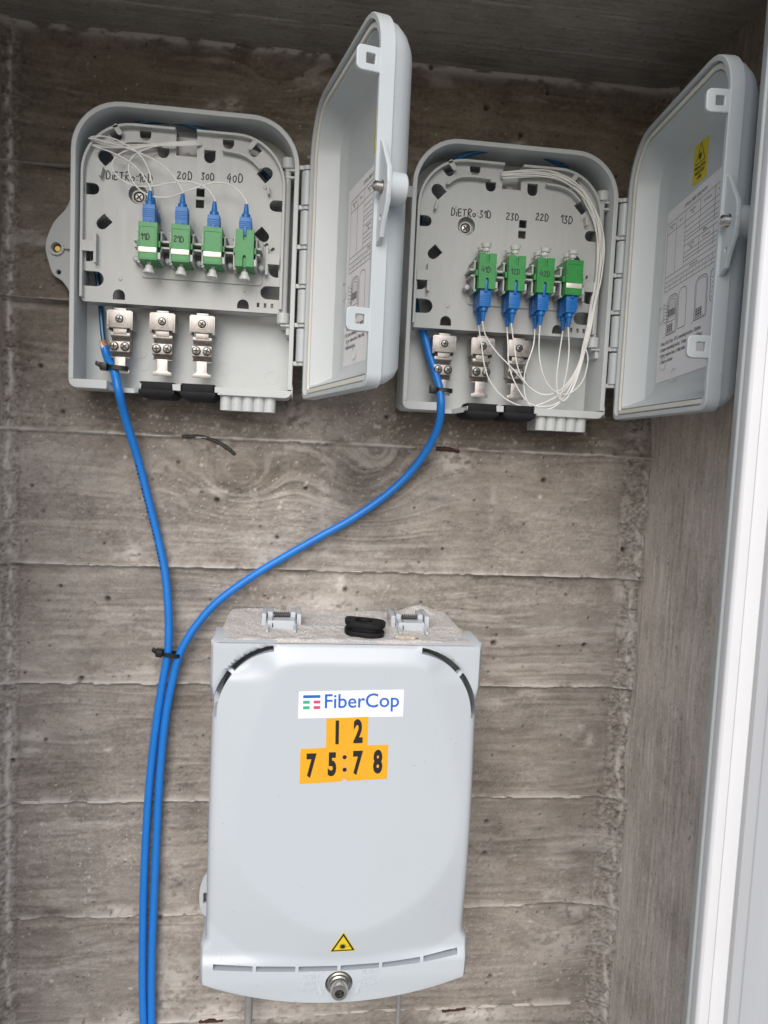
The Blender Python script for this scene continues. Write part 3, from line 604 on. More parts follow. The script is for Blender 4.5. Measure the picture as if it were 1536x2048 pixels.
# adapter carrier
mb.mesh(plate(rrect(*[v_ for q in ((tl(45.5, 0)[0], tl(131.5, 0)[0]),) for v_ in q], 80.5, 112.5, 2.5, 4), [], 35, 36.4, .3))
tray = mb.build('tray', 'tray', root, sharp=30)
mb = MB(); phillips(mb, (sx_, sz_ - .8), 3.6, 29.5); mb.build('tray_screw', ['screw', 'dark'], tray)
AX = [55.2, 76.9, 98.5, 120.2]; AZ0, AZ1, AH0, AH1 = 88.0, 113.0, 37.0, 60.0
for gi, gx in enumerate([AX[0] - 10.9, (AX[0]+AX[1])/2, (AX[1]+AX[2])/2, (AX[2]+AX[3])/2, AX[3] + 10.9]):
    mb = MB(); L_, R_ = gx - 3.9, gx + 3.9
    if gi == 0: L_ = gx + .6
    if gi == 4: R_ = gx - .6
    if gi > 0: mb.box(L_, L_ + 1.2, 102.4, 108.6, 36, 52)
    if gi < 4: mb.box(R_ - 1.2, R_, 102.4, 108.6, 36, 52)
    mb.box(L_ - (0 if gi else 1), R_ + (0 if gi < 4 else 1), 102, 103.6, 36, 51)
    for xx in ([L_] if gi > 0 else []) + ([R_ - 1.2] if gi < 4 else []): mb.box(xx - .7, xx + 1.9, 108.2, 109.4, 36, 51.5)
    mb.box(L_ - .2, R_ + .2, 97.4, 98.8, 36, 53)
    if gi > 0: mb.box(L_, L_ + 1.2, 95.0, 97.6, 36, 53); mb.box(L_ - 1.4, L_ + 1.4, 89.0, 93.6, 36, 58.5)
    if gi < 4: mb.box(R_ - 1.2, R_, 87.6, 97.6, 36, 53); mb.box(R_ - 1.2, R_ + .8, 87.0, 88.6, 36, 53)
    mb.lathe((gx, 91.5, 36), (0, 0, 1), [(0, 2.2), (8, 2.1), (8.6, 1.5)], 12)
    mb.build('adapter_bracket', 'tray', tray, bevel=0.2, seg=1)
mb = MB(); mb.lathe((147.6, 59, 33), (0, 1, 0), [(0, 2.6), (112, 2.6)], 14); mb.lathe((147.6, 54.5, 33.5), (0, 1, 0), [(0, 4.1), (.5, 4.6), (7.5, 4.6), (8, 4.1)], 18); mb.lathe((147.8, 164.5, 33.5), (0, 1, 0), [(0, 4.3), (.5, 4.7), (7, 4.7), (7.6, 4.1)], 18)
mb.build('pivot_rod', 'grey', tray)

# ---- cable clamps
def clamp_tree(cx):
    z = lambda q: (34 + q) * 0.98 - 34
    mb = MB()
    mb.box(cx - 8.2, cx + 8.2, z(46.4), z(59), 29, 33.5)
    for s_ in (-1, 1): mb.box(cx + s_*8.2 - .8, cx + s_*8.2 + .8, z(45.2), z(58.4), 20, 33.2)
    mb.box(cx - 4.2, cx + 4.2, z(58.8), z(60.6), 24, 32.2)
    mb.box(cx - 4.6, cx + 4.6, z(42.2), z(46.6), 29, 31.6); mb.box(cx - 6.9, cx + 6.9, z(40.8), z(43), 28.5, 31)
    # sagging saddle and lower jaw bent from one strip
    prof = [(z(41.6), 30.6), (z(40.4), 29.6), (z(39.2), 26), (z(38.2), 25), (z(37.4), 28), (z(36.6), 32), (z(29.2), 32), (z(28.4), 29), (z(27.4), 25.5), (z(26.4), 26.4), (z(25.6), 29.6), (z(24.9), 30)]
    v = []; f = []
    for i, (zz, hh) in enumerate(prof):
        for xx in (-6.9, 6.9):
            v.append((cx + xx, zz, hh)); v.append((cx + xx, zz, hh - 1.3))
    for i in range(len(prof) - 1):
        o = 4 * i; f += [(o, o+2, o+6, o+4), (o+1, o+5, o+7, o+3), (o, o+4, o+5, o+1), (o+2, o+3, o+7, o+6)]
    f += [(0, 1, 3, 2), (4*len(prof)-4, 4*len(prof)-2, 4*len(prof)-1, 4*len(prof)-3)]
    mb.add(v, f)
    mb.prism([(cx - 3.7, z(25.6)), (cx - 3.7, z(17.6)), (cx - 4.6, z(16.4)), (cx - 6.6, z(16.1)), (cx - 6.6, z(13.6)), (cx + 6.6, z(13.6)), (cx + 6.6, z(16.1)), (cx + 4.6, z(16.4)), (cx + 3.7, z(17.6)), (cx + 3.7, z(25.6))], 28.6, 30.2)
    mb.box(cx - 5, cx + 5, z(31), z(57), 12, 24)
    c = mb.build('cable_clamp', 'steel', root, bevel=0.35)
    mb = MB(); mb.lathe((cx, z(52.6), 33.4), (0, 0, 1), [(0, 4.1), (.5, 3.9), (.55, 3.2)], 20); phillips(mb, (cx, z(52.6)), 2.9, 33.6, 1, 2); mb.build('screw', ['steel', 'screw', 'dark'], c)
    for s_ in (-1, 1):
        mb = MB(); phillips(mb, (cx + s_*3.8, z(33)), 3.2, 32); mb.build('screw', ['screw', 'dark'], c)
    return c
for cx in (31.6, 61.4, 89.6): clamp_tree(cx)

# ---- lid, built round its hinge: x = width from hinge, h = -(depth outwards)
def lid_tree(parent, alpha):
    W, Hh = 158.0, 202.0
    def ring(o, e, n=9): return [(x, z, -e) for x, z in rrect(5 + o, W - o, o, Hh - o, (max(7 - o*.5, 2), max(7 - o*.5, 2), max(30 - o, 4), max(34 - o, 4)), n)]
    prof = [(3, 0), (0.5, 0), (0, .5), (0, 8), (1.6, 8.6), (3.0, 13), (6.5, 18), (11, 21.4), (17, 23.6), (24, 24.4)]
    innr = [(24, 22.4), (20, 21.4), (15, 18), (10, 8), (8.6, 3.6), (8.0, 3.2), (7.6, 4.2), (3.6, 4.2), (3, 3.6)]
    rs = [ring(o, e) for o, e in prof + innr]; n = len(rs[0]); mb = MB(); v = [q for r_ in rs for q in r_]; f = []
    npf = len(prof)
    for j in range(len(rs)):
        j2 = (j + 1) % len(rs)
        if j == npf - 1: continue
        f += [(j*n + i, j*n + (i+1) % n, j2*n + (i+1) % n, j2*n + i) for i in range(n)]
    f.append(tuple(range((npf-1)*n, npf*n))); f.append(tuple(range(npf*n, (npf+1)*n))[::-1])
    mb.add(v, f)
    me = mb.data('lid', 'lidgrey', sharp=24)
    lid = link('lid', me, parent, (162, -0.6, 43))
    lid.rotation_euler = (0, 0, -(math.pi / 2 - math.radians(alpha)))
    mb = MB()
    for k in range(6):
        zt = 163.5 - 27.6 * k + 1.5
        if k < 5: mb.lathe((0, zt - 27.0 - 0.4, 0), (0, 1, 0), [(0, 4.0), (.3, 4.3), (23.4, 4.3), (23.7, 4.0)], 16); mb.box(0, 6.2, zt - 27.4, zt - 3.7, -4.2, -1)
    mb.box(3.2, 6.2, 20, 172, -9, -.5)
    mb.build('hinge_barrel', 'lidgrey', lid)
    # gasket
    go, gi_ = ring(4.2, 0), ring(7.0, 0)
    g = MB().mesh(plate([q[:2] for q in go], [[q[:2] for q in gi_]], -4.0, -2.0, .4)).build('gasket', 'gasket', lid)
    for zc in (166.5, 34.8):
        mb = MB(); pts = []
        o = rrect(-12.6, 4, zc - 6.3, zc + 6.3, (3, .3, .3, 3), 5)
        hole = rrect(-7.4, -2.6, zc - 2.5, zc + 2.5, .4, 2)
        me2 = plate(o, [hole], 0, 3.0, .5)     # laid in the x-z plane, then turned across the free edge
        v = [(W - 3.4 + (-q.co.y * 1000), q.co.z * 1000, -(q.co.x * 1000)) for q in me2.vertices]
        mb.add(v, [tuple(p.vertices) for p in me2.polygons]); mb.build('latch_tab', 'lidgrey', lid)
    # lock ear with boss and bolt
    zc = 101.5; mb = MB()
    ear_ = [(W - 1, zc + 27), (W + 3, zc + 24), (W + 9, zc + 15), (W + 14, zc + 8), (W + 15, zc), (W + 14, zc - 9), (W + 9, zc - 17), (W + 6, zc - 25), (W - 1, zc - 29)]
    mb.mesh(plate(ear_, [circle(W + 6, zc, 3.4, 16), circle(W + 5.5, zc - 15, 1.3, 10)], -4.2, -1.6, .4))
    c0 = (W + 6, zc, -3.5); mb.lathe(c0, (0, 0, -1), [(0, 8.4), (9.6, 8.2), (10.4, 7.4), (10.4, 3.6)], 24)
    mb.build('lock_ear', 'lidgrey', lid)
    mb = MB(); mb.lathe((W + 6, zc, 3.2), (0, 0, -1), [(0, 1.4), (.8, 2.4)] + [(1.2 + .45*k, 2.8 - .35*(k % 2)) for k in range(12)] + [(14, 2.6), (14, 3.0), (15.5, 3.0)], 14)
    mb.lathe((W + 6, zc, -12), (0, 0, -1), [(0, 4.2), (1, 4.2)], 20); mb.lathe((W + 6, zc, -13), (0, 0, -1), [(0, 3.6), (5, 3.6)], 4)
    mb.build('lock_bolt', 'nickel', lid)
    for q in ((30, 75, 6), (40, 40, 5), (60, 30, 5)):
        MB().mesh(plate(circle(q[0], q[1], q[2], 24), [circle(q[0], q[1], q[2] - .35, 24)], -21.9, -21.5)).build('ejector_mark', 'lidgrey', lid)
    return lid
def info_sheet(lid, s0, z0, rot):
    """printed paper glued to the inside of the lid (u to the right, w up, both in mm)"""
    mb = MB(); hp = -22.25
    nu, nw = 12, 14; v = []; f = []
    for i in range(nu + 1):
        for j in range(nw + 1): v.append((i * 100 / nu, j * 121 / nw, hp + 0.12))
    for i in range(nu):
        for j in range(nw): a_ = i*(nw+1) + j; f.append((a_, a_+nw+1, a_+nw+2, a_+1))
    mb.add(v, f, 0); hl = hp + 0.2
    def ln(u0, w0, u1, w1, t=0.28):
        t *= 1.2
        d = math.hypot(u1-u0, w1-w0); nx, nz = -(w1-w0)/d*t/2, (u1-u0)/d*t/2
        mb.add([(u0+nx, w0+nz, hl), (u0-nx, w0-nz, hl), (u1-nx, w1-nz, hl), (u1+nx, w1+nz, hl)], [(0, 1, 2, 3)], 1)
    def tx(s_, size, u, w_, **k): put_text(mb, s_, size, u, w_, hl, 1, extrude=0.01, **k)
    tx('OPTICAL FIBER CABLE NOTE', 3.2, 50, 115.6, sx=.8)
    U0, U1 = 7, 96; top_, bot = 112, 64
    for x_ in (U0, U1): ln(x_, bot, x_, top_)
    ln(U0, top_, U1, top_); ln(U0, 104.5, U1, 104.5)
    for x_ in (22, 36): ln(x_, 74, x_, top_)
    for x_ in (58, 78): ln(x_, 91.5, x_, top_); ln(x_, 76, x_, 88)
    for w_ in (100.5, 97, 93.8, 91.5, 88, 83, 80, 77.5, 74): ln(36 if w_ != 74 else U0, w_, U1, w_)
    tx('Splitting', 2.2, 66, 89.8, sx=.8)
    for (u, s1) in ((14.5, 'Name of trunk\ncable'), (29, 'CTN No.'), (47, 'Name of trunk\ncable'), (68, 'QTY of fibre used'), (87, 'No. of fibre core')): tx(s1, 2.0, u, 108.3, sx=.72)
    for (u, s1) in ((47, 'Name of trunk\ncable'), (68, 'QTY of fibre used'), (87, 'No.')): tx(s1, 2.0, u, 85.4, sx=.72)
    tx('Distribution cable', 2.0, 52, 72.2, sx=.8); ln(U0, 70.4, U1, 70.4); ln(U0, 67, U1, 67); ln(U0, bot, U1, bot)
    for k in range(10):
        x_ = U0 + 8.9 * k; ln(x_, bot, x_, 70.4, .2); tx(str(k + 1), 2.0, x_ + 4.4, 68.7)
    def poly(pts, t=.3, closed=False):
        for p_, q_ in zip(pts, pts[1:] + ([pts[0]] if closed else [])): ln(*p_, *q_, t)
    def boxdraw(u, w_, full):
        poly(rrect(u, u + 17, w_, w_ + 27, (1, 1, 5, 5), 4), .4, True); poly(rrect(u + 1.5, u + 15.5, w_ + 1, w_ + 25.6, (1, 1, 4, 4), 4), .25, True)
        if full:
            poly(rrect(u + 19, u + 31, w_ + 1, w_ + 28, (1, 1, 4, 4), 4), .35, True); poly(rrect(u + 2.4, u + 14.6, w_ + 9, w_ + 24, (1, 1, 4, 4), 3), .3, True)
            for k in range(4):
                ln(u + 4 + 2.8*k, w_ + 11, u + 4 + 2.8*k, w_ + 22.5, .3); poly(rrect(u + 3 + 2.8*k, u + 5 + 2.8*k, w_ + 13, w_ + 17, .2, 1), .45, True)
            for k in range(6): ln(u - 5 + .3*k, w_ + 23 - 2.6*k, u + 4, w_ + 20 - 2.2*k, .18); poly(rrect(u - 6.4 + .3*k, u - 5 + .3*k, w_ + 22.4 - 2.6*k, w_ + 23.8 - 2.6*k, .5, 2), .2, True)
        for k in range(3):
            for j in range(3): poly(rrect(u + 2.4 + 3*k, u + 4.2 + 3*k, w_ + 2 + 1.8*j, w_ + 3.4 + 1.8*j, .2, 1), .5, True)
        ln(u - 4, w_ - 1, u + 3, w_ + 1, .2)
    boxdraw(13, 32, True); boxdraw(57, 33, False); boxdraw(79, 36, True) if False else None
    poly(rrect(78, 94, 40, 60, 3, 3), .4, True)
    for j in range(5): ln(80, 43 + 3*j, 91, 43 + 3*j, .5)
    for j, s1 in enumerate(('1.Base; 2.Lid; 3.Key;  4.PLC assembling location;  5.Splitter;', '6.Adaptor assembling bracket;  7.Adaptor;  8.Pigtail;  9.Fixer;', '10.Fiber reinforce fixer; 11.Main cable;', '12.dust-free blocker')):
        tx(s1, 3.6, 5, 27.0 - 4.3*j, sx=.74, align='LEFT', bold=.03)
    a_ = math.radians(rot)
    mb.v = [(s0 + x*math.cos(a_) - z*math.sin(a_), z0 + x*math.sin(a_) + z*math.cos(a_), h) for x, z, h in mb.v]
    mb.build('instruction_sheet', ['paper', 'ink'], lid)
def burst(mb, cx, cz, r, h, mi):
    n = 14; pts = []
    for k in range(2*n):
        a_ = math.pi * k / n; q = r if k % 2 == 0 else r * .42; pts.append((cx + q*math.cos(a_), cz + q*math.sin(a_), h))
    mb.add([(cx, cz, h)] + pts, [(0, 1 + k, 1 + (k+1) % (2*n)) for k in range(2*n)], mi)
    mb.add([(cx, cz - .12, h), (cx + r*1.6, cz - .12, h), (cx + r*1.6, cz + .12, h), (cx, cz + .12, h)], [(0, 1, 2, 3)], mi)
def warning_label(lid, s0, z0):
    mb = MB(); hp = -22.3; mb.prism(rrect(s0, s0 + 20, z0, z0 + 27.5, 1.2, 4), hp, hp + .15, 0); hl = hp + .25
    T = [(s0 + 10, z0 + 25), (s0 + 3, z0 + 12.4), (s0 + 17, z0 + 12.4)]
    for p_, q_ in zip(T, T[1:] + T[:1]):
        d = math.hypot(q_[0]-p_[0], q_[1]-p_[1]); nx, nz = -(q_[1]-p_[1])/d*.3, (q_[0]-p_[0])/d*.3
        mb.add([(p_[0]+nx, p_[1]+nz, hl), (p_[0]-nx, p_[1]-nz, hl), (q_[0]-nx, q_[1]-nz, hl), (q_[0]+nx, q_[1]+nz, hl)], [(0, 1, 2, 3)], 1)
    burst(mb, s0 + 9.4, z0 + 16.6, 3.2, hl + .03, 1)
    for j, s1 in enumerate(('PRECAUTION', 'RADIATION', 'LASER')): put_text(mb, s1, 3.1, s0 + 10, z0 + 9.6 - 3.2*j, hl, 1, extrude=.01, sx=.82, bold=.08)
    mb.build('warning_label', ['yellow', 'ink'], lid)

# right box: copy every part made so far, then give each box its own lid and writing
root2 = empty('termination_box', (77.5, 31, 0))
for ch in list(root.children): copy_tree(ch, root2)
tag(root2, 'open grey plastic fibre box beside the right wall, white fibres looping over its clamps', 'fibre box', 'open fibre boxes')
lidA = lid_tree(root, 12.6); lidB = lid_tree(root2, -4.6)
info_sheet(lidA, 33.5, 20.5, 1.0); info_sheet(lidB, 29.0, 26.5, 3.0)
warning_label(lidA, 83, 149); warning_label(lidB, 65.5, 153.5)
trayA = [c for c in root.children if c.name.startswith('tray')][0]; trayB = [c for c in root2.children if c.name.startswith('tray')][0]
def at_box(o, px, py, d): q = P(px, py, d); return q[0] - o[0], q[1] - o[1]
oA, oB = (BX0, BZ0), (77.5, 31.0)
mb = MB()
for s_, px_, py_, sz, dr in (('DiETRo:10D', 212, 358, 5.6, 0.0), ('20D', 354, 358, 5.4, 0), ('30D', 402, 359, 4.8, 0), ('40D', 454, 364, 5.8, -.02)):
    x, z = at_box(oA, px_, py_, 35); pen(mb, s_, x, z, 35.1, sz, 0.42, dr)
mb.build('handwriting', 'ink', trayA)
mb = MB()
for s_, px_, py_, sz, dr in (('DiETRo:31D', 902, 431, 5.4, -.005), ('23D', 1012, 439, 5.0, .03), ('22D', 1071, 440, 5.2, .04), ('13D', 1121, 445, 5.6, .06)):
    x, z = at_box(oB, px_, py_, 35); pen(mb, s_, x, z, 35.1, sz, 0.42, dr)
mb.build('handwriting', 'ink', trayB)

# ================================================================== ADAPTERS, PLUGS, CAPS
def adapter(box, i, kind, note, label):
    o = oA if box == 'A' else oB; cx = AX[i]
    t = tag(empty('fibre_adapter', (o[0] + cx, o[1] + AZ0, AH0)), label, 'adapter', 'green fibre adapters')
    L_ = AZ1 - AZ0; D_ = AH1 - AH0; mb = MB()
    if kind == 'slot':
        ol = [(-6.3, 0), (-1.1, 0), (-1.1, 6.4), (-.7, 7.3), (0, 7.7), (.7, 7.3), (1.1, 6.4), (1.1, 0), (6.3, 0), (6.3, L_), (1.1, L_), (1.1, L_ - 6), (.7, L_ - 6.9), (0, L_ - 7.2), (-.7, L_ - 6.9), (-1.1, L_ - 6), (-1.1, L_), (-6.3, L_)]
        mb.mesh(plate(ol, [], D_ - 2.2, D_, .2)); mb.box(-6.2, 6.2, .1, L_ - .1, 0, D_ - 2.25)
    else:
        mb.box(-6.3, 6.3, 0, L_, 0, D_ - .6); mb.mesh(plate(rrect(-6.3, 6.3, 0, L_, .4, 2), [rrect(-5.6, 5.6, 1.0, L_ - 3.2, .3, 2)], D_ - .8, D_, .12)); mb.box(-5.5, 5.5, 1.1, L_ - 3.3, D_ - 1, D_ - .18)
    for s_ in (-1, 1): mb.box(s_*6.9 - .9, s_*6.9 + .9, 9.5, 13.5, 2, D_ - 3)
    mb.build('body', 'green', t)
    if kind == 'strip': MB().box(-5.9, 5.9, 4.8, 8.2, D_ - .9, D_ + .35).build('clip_strip', 'strip', t, bevel=.15)
    if note:
        m2 = MB(); pen(m2, note, -4.4, 13.2 if kind == 'strip' else 11.5, D_ + .06, 4.0, .3, .03, adv=.74); m2.build('handwriting', 'ink', t)
    return t
adapter('A', 0, 'strip', '11D', 'green adapter with pale strip and pen mark 11D, first from left in the left box')
adapter('A', 1, 'strip', '21D', 'green adapter with pale strip and pen mark 21D, second in the left box')
adapter('A', 2, 'strip', None, 'unmarked green adapter with pale strip, third from left in the left box')
adapter('A', 3, 'slot', None, 'unmarked green adapter with a key slot, rightmost in the left box')
adapter('B', 0, 'slot', '41D', 'green slotted adapter with pen mark 41D in the right box')
adapter('B', 1, 'slot', '12D', 'green slotted adapter with pen mark 12D in the right box')
adapter('B', 2, 'slot', '42D', 'green slotted adapter with pen mark 42D in the right box')
adapter('B', 3, 'strip', None, 'unmarked green adapter with pale strip, rightmost in the right box')

def plug(box, i, row, up, stick, fibre_px, label, group):
    """row 0 front, 1 rear; stick = how far the body shows; fibre_px = [(px, py, d)] after the boot tip"""
    o = oA if box == 'A' else oB; cx = AX[i]; hc = 53.5 if row == 0 else 42.0
    z0 = AZ1 if up else AZ0; sg = 1 if up else -1
    t = tag(empty('fibre_plug', (o[0] + cx, o[1] + z0, hc)), label, 'fibre plug', group)
    mb = MB(); zA, zB = -4 * sg, stick * sg
    mb.box(-4.1, 4.1, min(zA, zB), max(zA, zB), -4.2, 4.2)
    for k in range(5):
        zz = sg * (stick - 3.2 - 1.25 * k)
        if abs(zz) > 1: mb.box(-4.35, 4.35, zz - .35, zz + .35, -4.45, 4.45)
    if not up: mb.box(-.9, .9, -2, 6.6, 4, 5.6)
    else: mb.box(-.9, .9, -4, 2, 4, 5.4)
    mb.build('plug_body', 'blue', t, bevel=.35)
    mb = MB(); mb.lathe((0, zB, 0), (0, sg, 0), [(-.3, 3.1), (2.6, 3.1), (3.2, 2.5), (3.4, 2.1), (9.6, 1.25), (9.9, .9)], 14); mb.build('boot', 'blue', t)
    tip = (o[0] + cx, o[1] + z0 + sg * (stick + 9.4), hc)
    pts = [(tip[0], tip[1] - 3 * sg, tip[2]), tip, (tip[0], tip[1] + 2 * sg, tip[2])] + [P(*q) for q in fibre_px]
    mb = MB(); mb.tube([q - np.array([o[0] + cx, o[1] + z0, hc]) for q in spline(pts, 7)], 0.50, 7); mb.build('fibre', 'fibre', t)
def c1(x, y, d): return (80 + x / 4.267, 180 + y / 4.267, d)
def c2(x, y, d): return (340 + x / 5.12, 180 + y / 5.12, d)
G = 'blue plugs of the left box'
endL = lambda k: [c1(1150, 445 + 9*k, 41), c1(1345, 432 + 11*k, 38), c1(1420, 440 + 9*k, 30)]
plug('A', 0, 0, True, 12.5, [c1(905, 770, 52), c1(850, 690, 51), c1(760, 610, 49), c1(640, 545, 47), c1(540, 505, 45), c1(455, 476, 43), c1(470, 470, 42), c1(560, 490, 41), c1(700, 492, 41), c1(850, 490, 41), c1(980, 470, 41)] + endL(2.6), 'blue plug with white fibre in the adapter marked 11D, front one', G)
plug('A', 0, 1, True, 11.5, [c1(955, 800, 50), c1(930, 690, 50), c1(880, 590, 49), c1(820, 525, 48), c1(740, 470, 47), c1(640, 420, 46), c1(540, 395, 45), c1(455, 398, 44), c1(440, 410, 43), c1(560, 450, 41), c1(750, 470, 41), c1(950, 462, 41)] + endL(0.2), 'blue plug half hidden behind the first plug of the left box', G)
plug('A', 1, 0, True, 12.5, [c1(1180, 790, 52), c1(1110, 700, 51), c1(1000, 610, 50), c1(880, 550, 49), c1(740, 495, 47), c1(600, 452, 46), c1(480, 420, 44), c1(418, 412, 43), c1(450, 425, 42), c1(560, 470, 41), c1(720, 488, 41), c1(900, 478, 41)] + endL(1.2), 'blue plug with white fibre in the adapter marked 21D', G)
plug('A', 2, 0, True, 9.0, [c1(1450, 865, 51), c1(1370, 810, 50), c1(1250, 780, 50), c1(1100, 795, 50), c1(950, 822, 50), c1(800, 815, 49), c1(680, 755, 48), c1(618, 670, 47), c1(635, 585, 46), c1(720, 525, 45), c1(850, 492, 44), c1(1000, 470, 43)] + endL(1.9), 'blue plug in the unmarked third adapter of the left box', G)
plug('A', 3, 0, True, 9.0, [c2(730, 1060, 51), c2(650, 990, 50), c2(530, 948, 50), c2(400, 960, 49), c2(250, 1010, 49), c2(80, 1070, 49), c1(1100, 915, 53), c1(960, 908, 53), c1(850, 850, 52), c1(770, 740, 50), c1(758, 640, 48), c1(800, 560, 46), c1(900, 505, 44), c1(1020, 475, 43)] + endL(3.4), 'blue plug in the slotted rightmost adapter of the left box', G)
G = 'blue plugs of the right box'
BUN = [(1187, 606), (1196, 557), (1201, 496), (1197, 452), (1184, 417), (1165, 387), (1140, 366), (1105, 350), (1061, 346), (1010, 349)]
def bundle(k):
    o = (k - 3.5); out = [(1170 + o*1.6, 690 - o*2, 40 + (k % 3)), (1179 + o*1.2, 650, 40 + (k % 2))]
    for j, (x, y) in enumerate(BUN):
        wv = math.sin(j * 1.3 + k * 1.7) * 1.6; s_ = 1.75 if j > 1 else 1.5
        nx, ny = (1, 0) if j < 4 else ((.75, -.65) if j < 7 else (0, -1))
        out.append((x + nx * (o * s_ + wv), y + ny * (o * s_ + wv), 39.5 + (k % 3) * .9))
    out.append((1000, 349 - o * .8, 33)); return out
R = {
 (0, 0): [(972, 673, 50), (992, 703, 49), (1017, 729, 48), (1033, 746, 47), (1055, 771, 45), (1083, 788, 44), (1113, 785, 43), (1141, 762, 42), (1158, 728, 41)],
 (0, 1): [(963, 690, 46), (969, 731, 46), (981, 764, 45), (1006, 794, 44), (1039, 811, 44), (1066, 813, 43), (1108, 796, 43), (1138, 770, 42), (1155, 735, 41)],
 (1, 0): [(1028, 689, 51), (1036, 736, 50), (1050, 764, 49), (1070, 783, 47), (1092, 790, 45), (1120, 780, 43), (1145, 752, 42), (1160, 720, 41)],
 (1, 1): [(1016, 689, 47), (1018, 731, 46), (1033, 772, 45), (1058, 806, 44), (1091, 813, 43), (1123, 800, 42), (1146, 764, 42), (1160, 728, 41)],
 (2, 0): [(1078, 698, 50), (1083, 739, 49), (1096, 769, 47), (1116, 786, 45), (1141, 786, 44), (1166, 760, 42), (1176, 719, 41)],
 (2, 1): [(1066, 694, 47), (1051, 739, 47), (1048, 772, 46), (1053, 799, 45), (1066, 817, 43), (1098, 818, 42), (1124, 800, 42), (1147, 764, 41), (1161, 725, 41)],
 (3, 0): [(1138, 698, 51), (1134, 739, 50), (1126, 776, 48), (1121, 792, 46), (1128, 801, 44), (1143, 783, 43), (1158, 745, 42)],
 (3, 1): [(1119, 706, 47), (1114, 747, 47), (1114, 777, 46), (1119, 796, 45), (1130, 800, 44), (1147, 772, 42), (1161, 730, 41)]}
nm = ['41D', '12D', '42D', None]; kk = 0
for i in range(4):
    for row in (0, 1):
        who = f'the adapter marked {nm[i]}' if nm[i] else 'the unmarked strip adapter of the right box'
        plug('B', i, row, False, 12.2 if row == 0 else 13.0, R[(i, row)] + bundle(kk), ('front' if row == 0 else 'rear') + ' blue plug hanging from ' + who, G); kk += 1
def dust_cap(box, i, row, up, tilt, label, group):
    o = oA if box == 'A' else oB; hc = 53.0 if row == 0 else 42.0; z0 = AZ1 if up else AZ0; sg = 1 if up else -1
    A = np.array((tilt * .25, sg, .12 if row == 0 else 0)); mb = MB()
    mb.lathe((0, -sg*1.0, 0), A, [(0, 1.3), (3.4, 1.3), (3.8, 2.4), (5.2, 2.7), (6.2, 2.4), (6.6, 3.5), (9.2, 3.9), (9.3, 3.2), (7.2, 1.6)], 14)
    tag(mb.build('dust_cap', 'cap', loc=(o[0] + AX[i], o[1] + z0, hc)), label, 'dust cap', group)
ordn = ['first', 'second', 'third', 'fourth']
for i in range(4):
    dust_cap('A', i, 0, False, random.uniform(-.4, .6), f'clear dust cap under the {ordn[i]} adapter of the left box', 'clear caps of the left box')
    for row in (0, 1):
        dust_cap('B', i, row, True, random.uniform(-.6, .3), f'{"front" if row == 0 else "rear"} clear dust cap above the {ordn[i]} adapter of the right box', 'clear caps of the right box')

# ================================================================== RUBBER GROMMETS
def grommet_mesh():
    mb = MB()
    mb.prism([(-10.6, 7), (-11.4, 0), (11.4, 0), (10.6, 7)], 21, 45.6)
    mb.add([(-13, 2.2, 14), (13, 2.2, 14), (13, -1.0, 14), (9.5, -4.2, 14), (-9.5, -4.2, 14), (-13, -1.0, 14), (-12.4, 1.6, 46.6), (12.4, 1.6, 46.6), (12.4, -1.0, 47.4), (9, -4.2, 45), (-9, -4.2, 45), (-12.4, -1.0, 47.4)],
           [(0, 1, 2, 3, 4, 5), (11, 10, 9, 8, 7, 6), (0, 6, 7, 1), (1, 7, 8, 2), (2, 8, 9, 3), (3, 9, 10, 4), (4, 10, 11, 5), (5, 11, 6, 0)])
    mb.prism([(-11.8, 5.6), (11.8, 5.6), (11.8, 7.2), (-11.8, 7.2)], 30, 45.2)
    return mb.data('rubber_grommet', 'rubber', bevel=.6)
gm = grommet_mesh()
for o, nmb in ((oA, 'left'), (oB, 'right')):
    for gx, wh in ((60.6, 'left'), (89.2, 'right')):
        g = link('rubber_grommet', gm, None, (o[0] + gx, o[1] - .3, 0))
        tag(g, f'black rubber grommet in the bottom edge of the {nmb} open box, the {wh} of two', 'grommet', 'black rubber grommets')

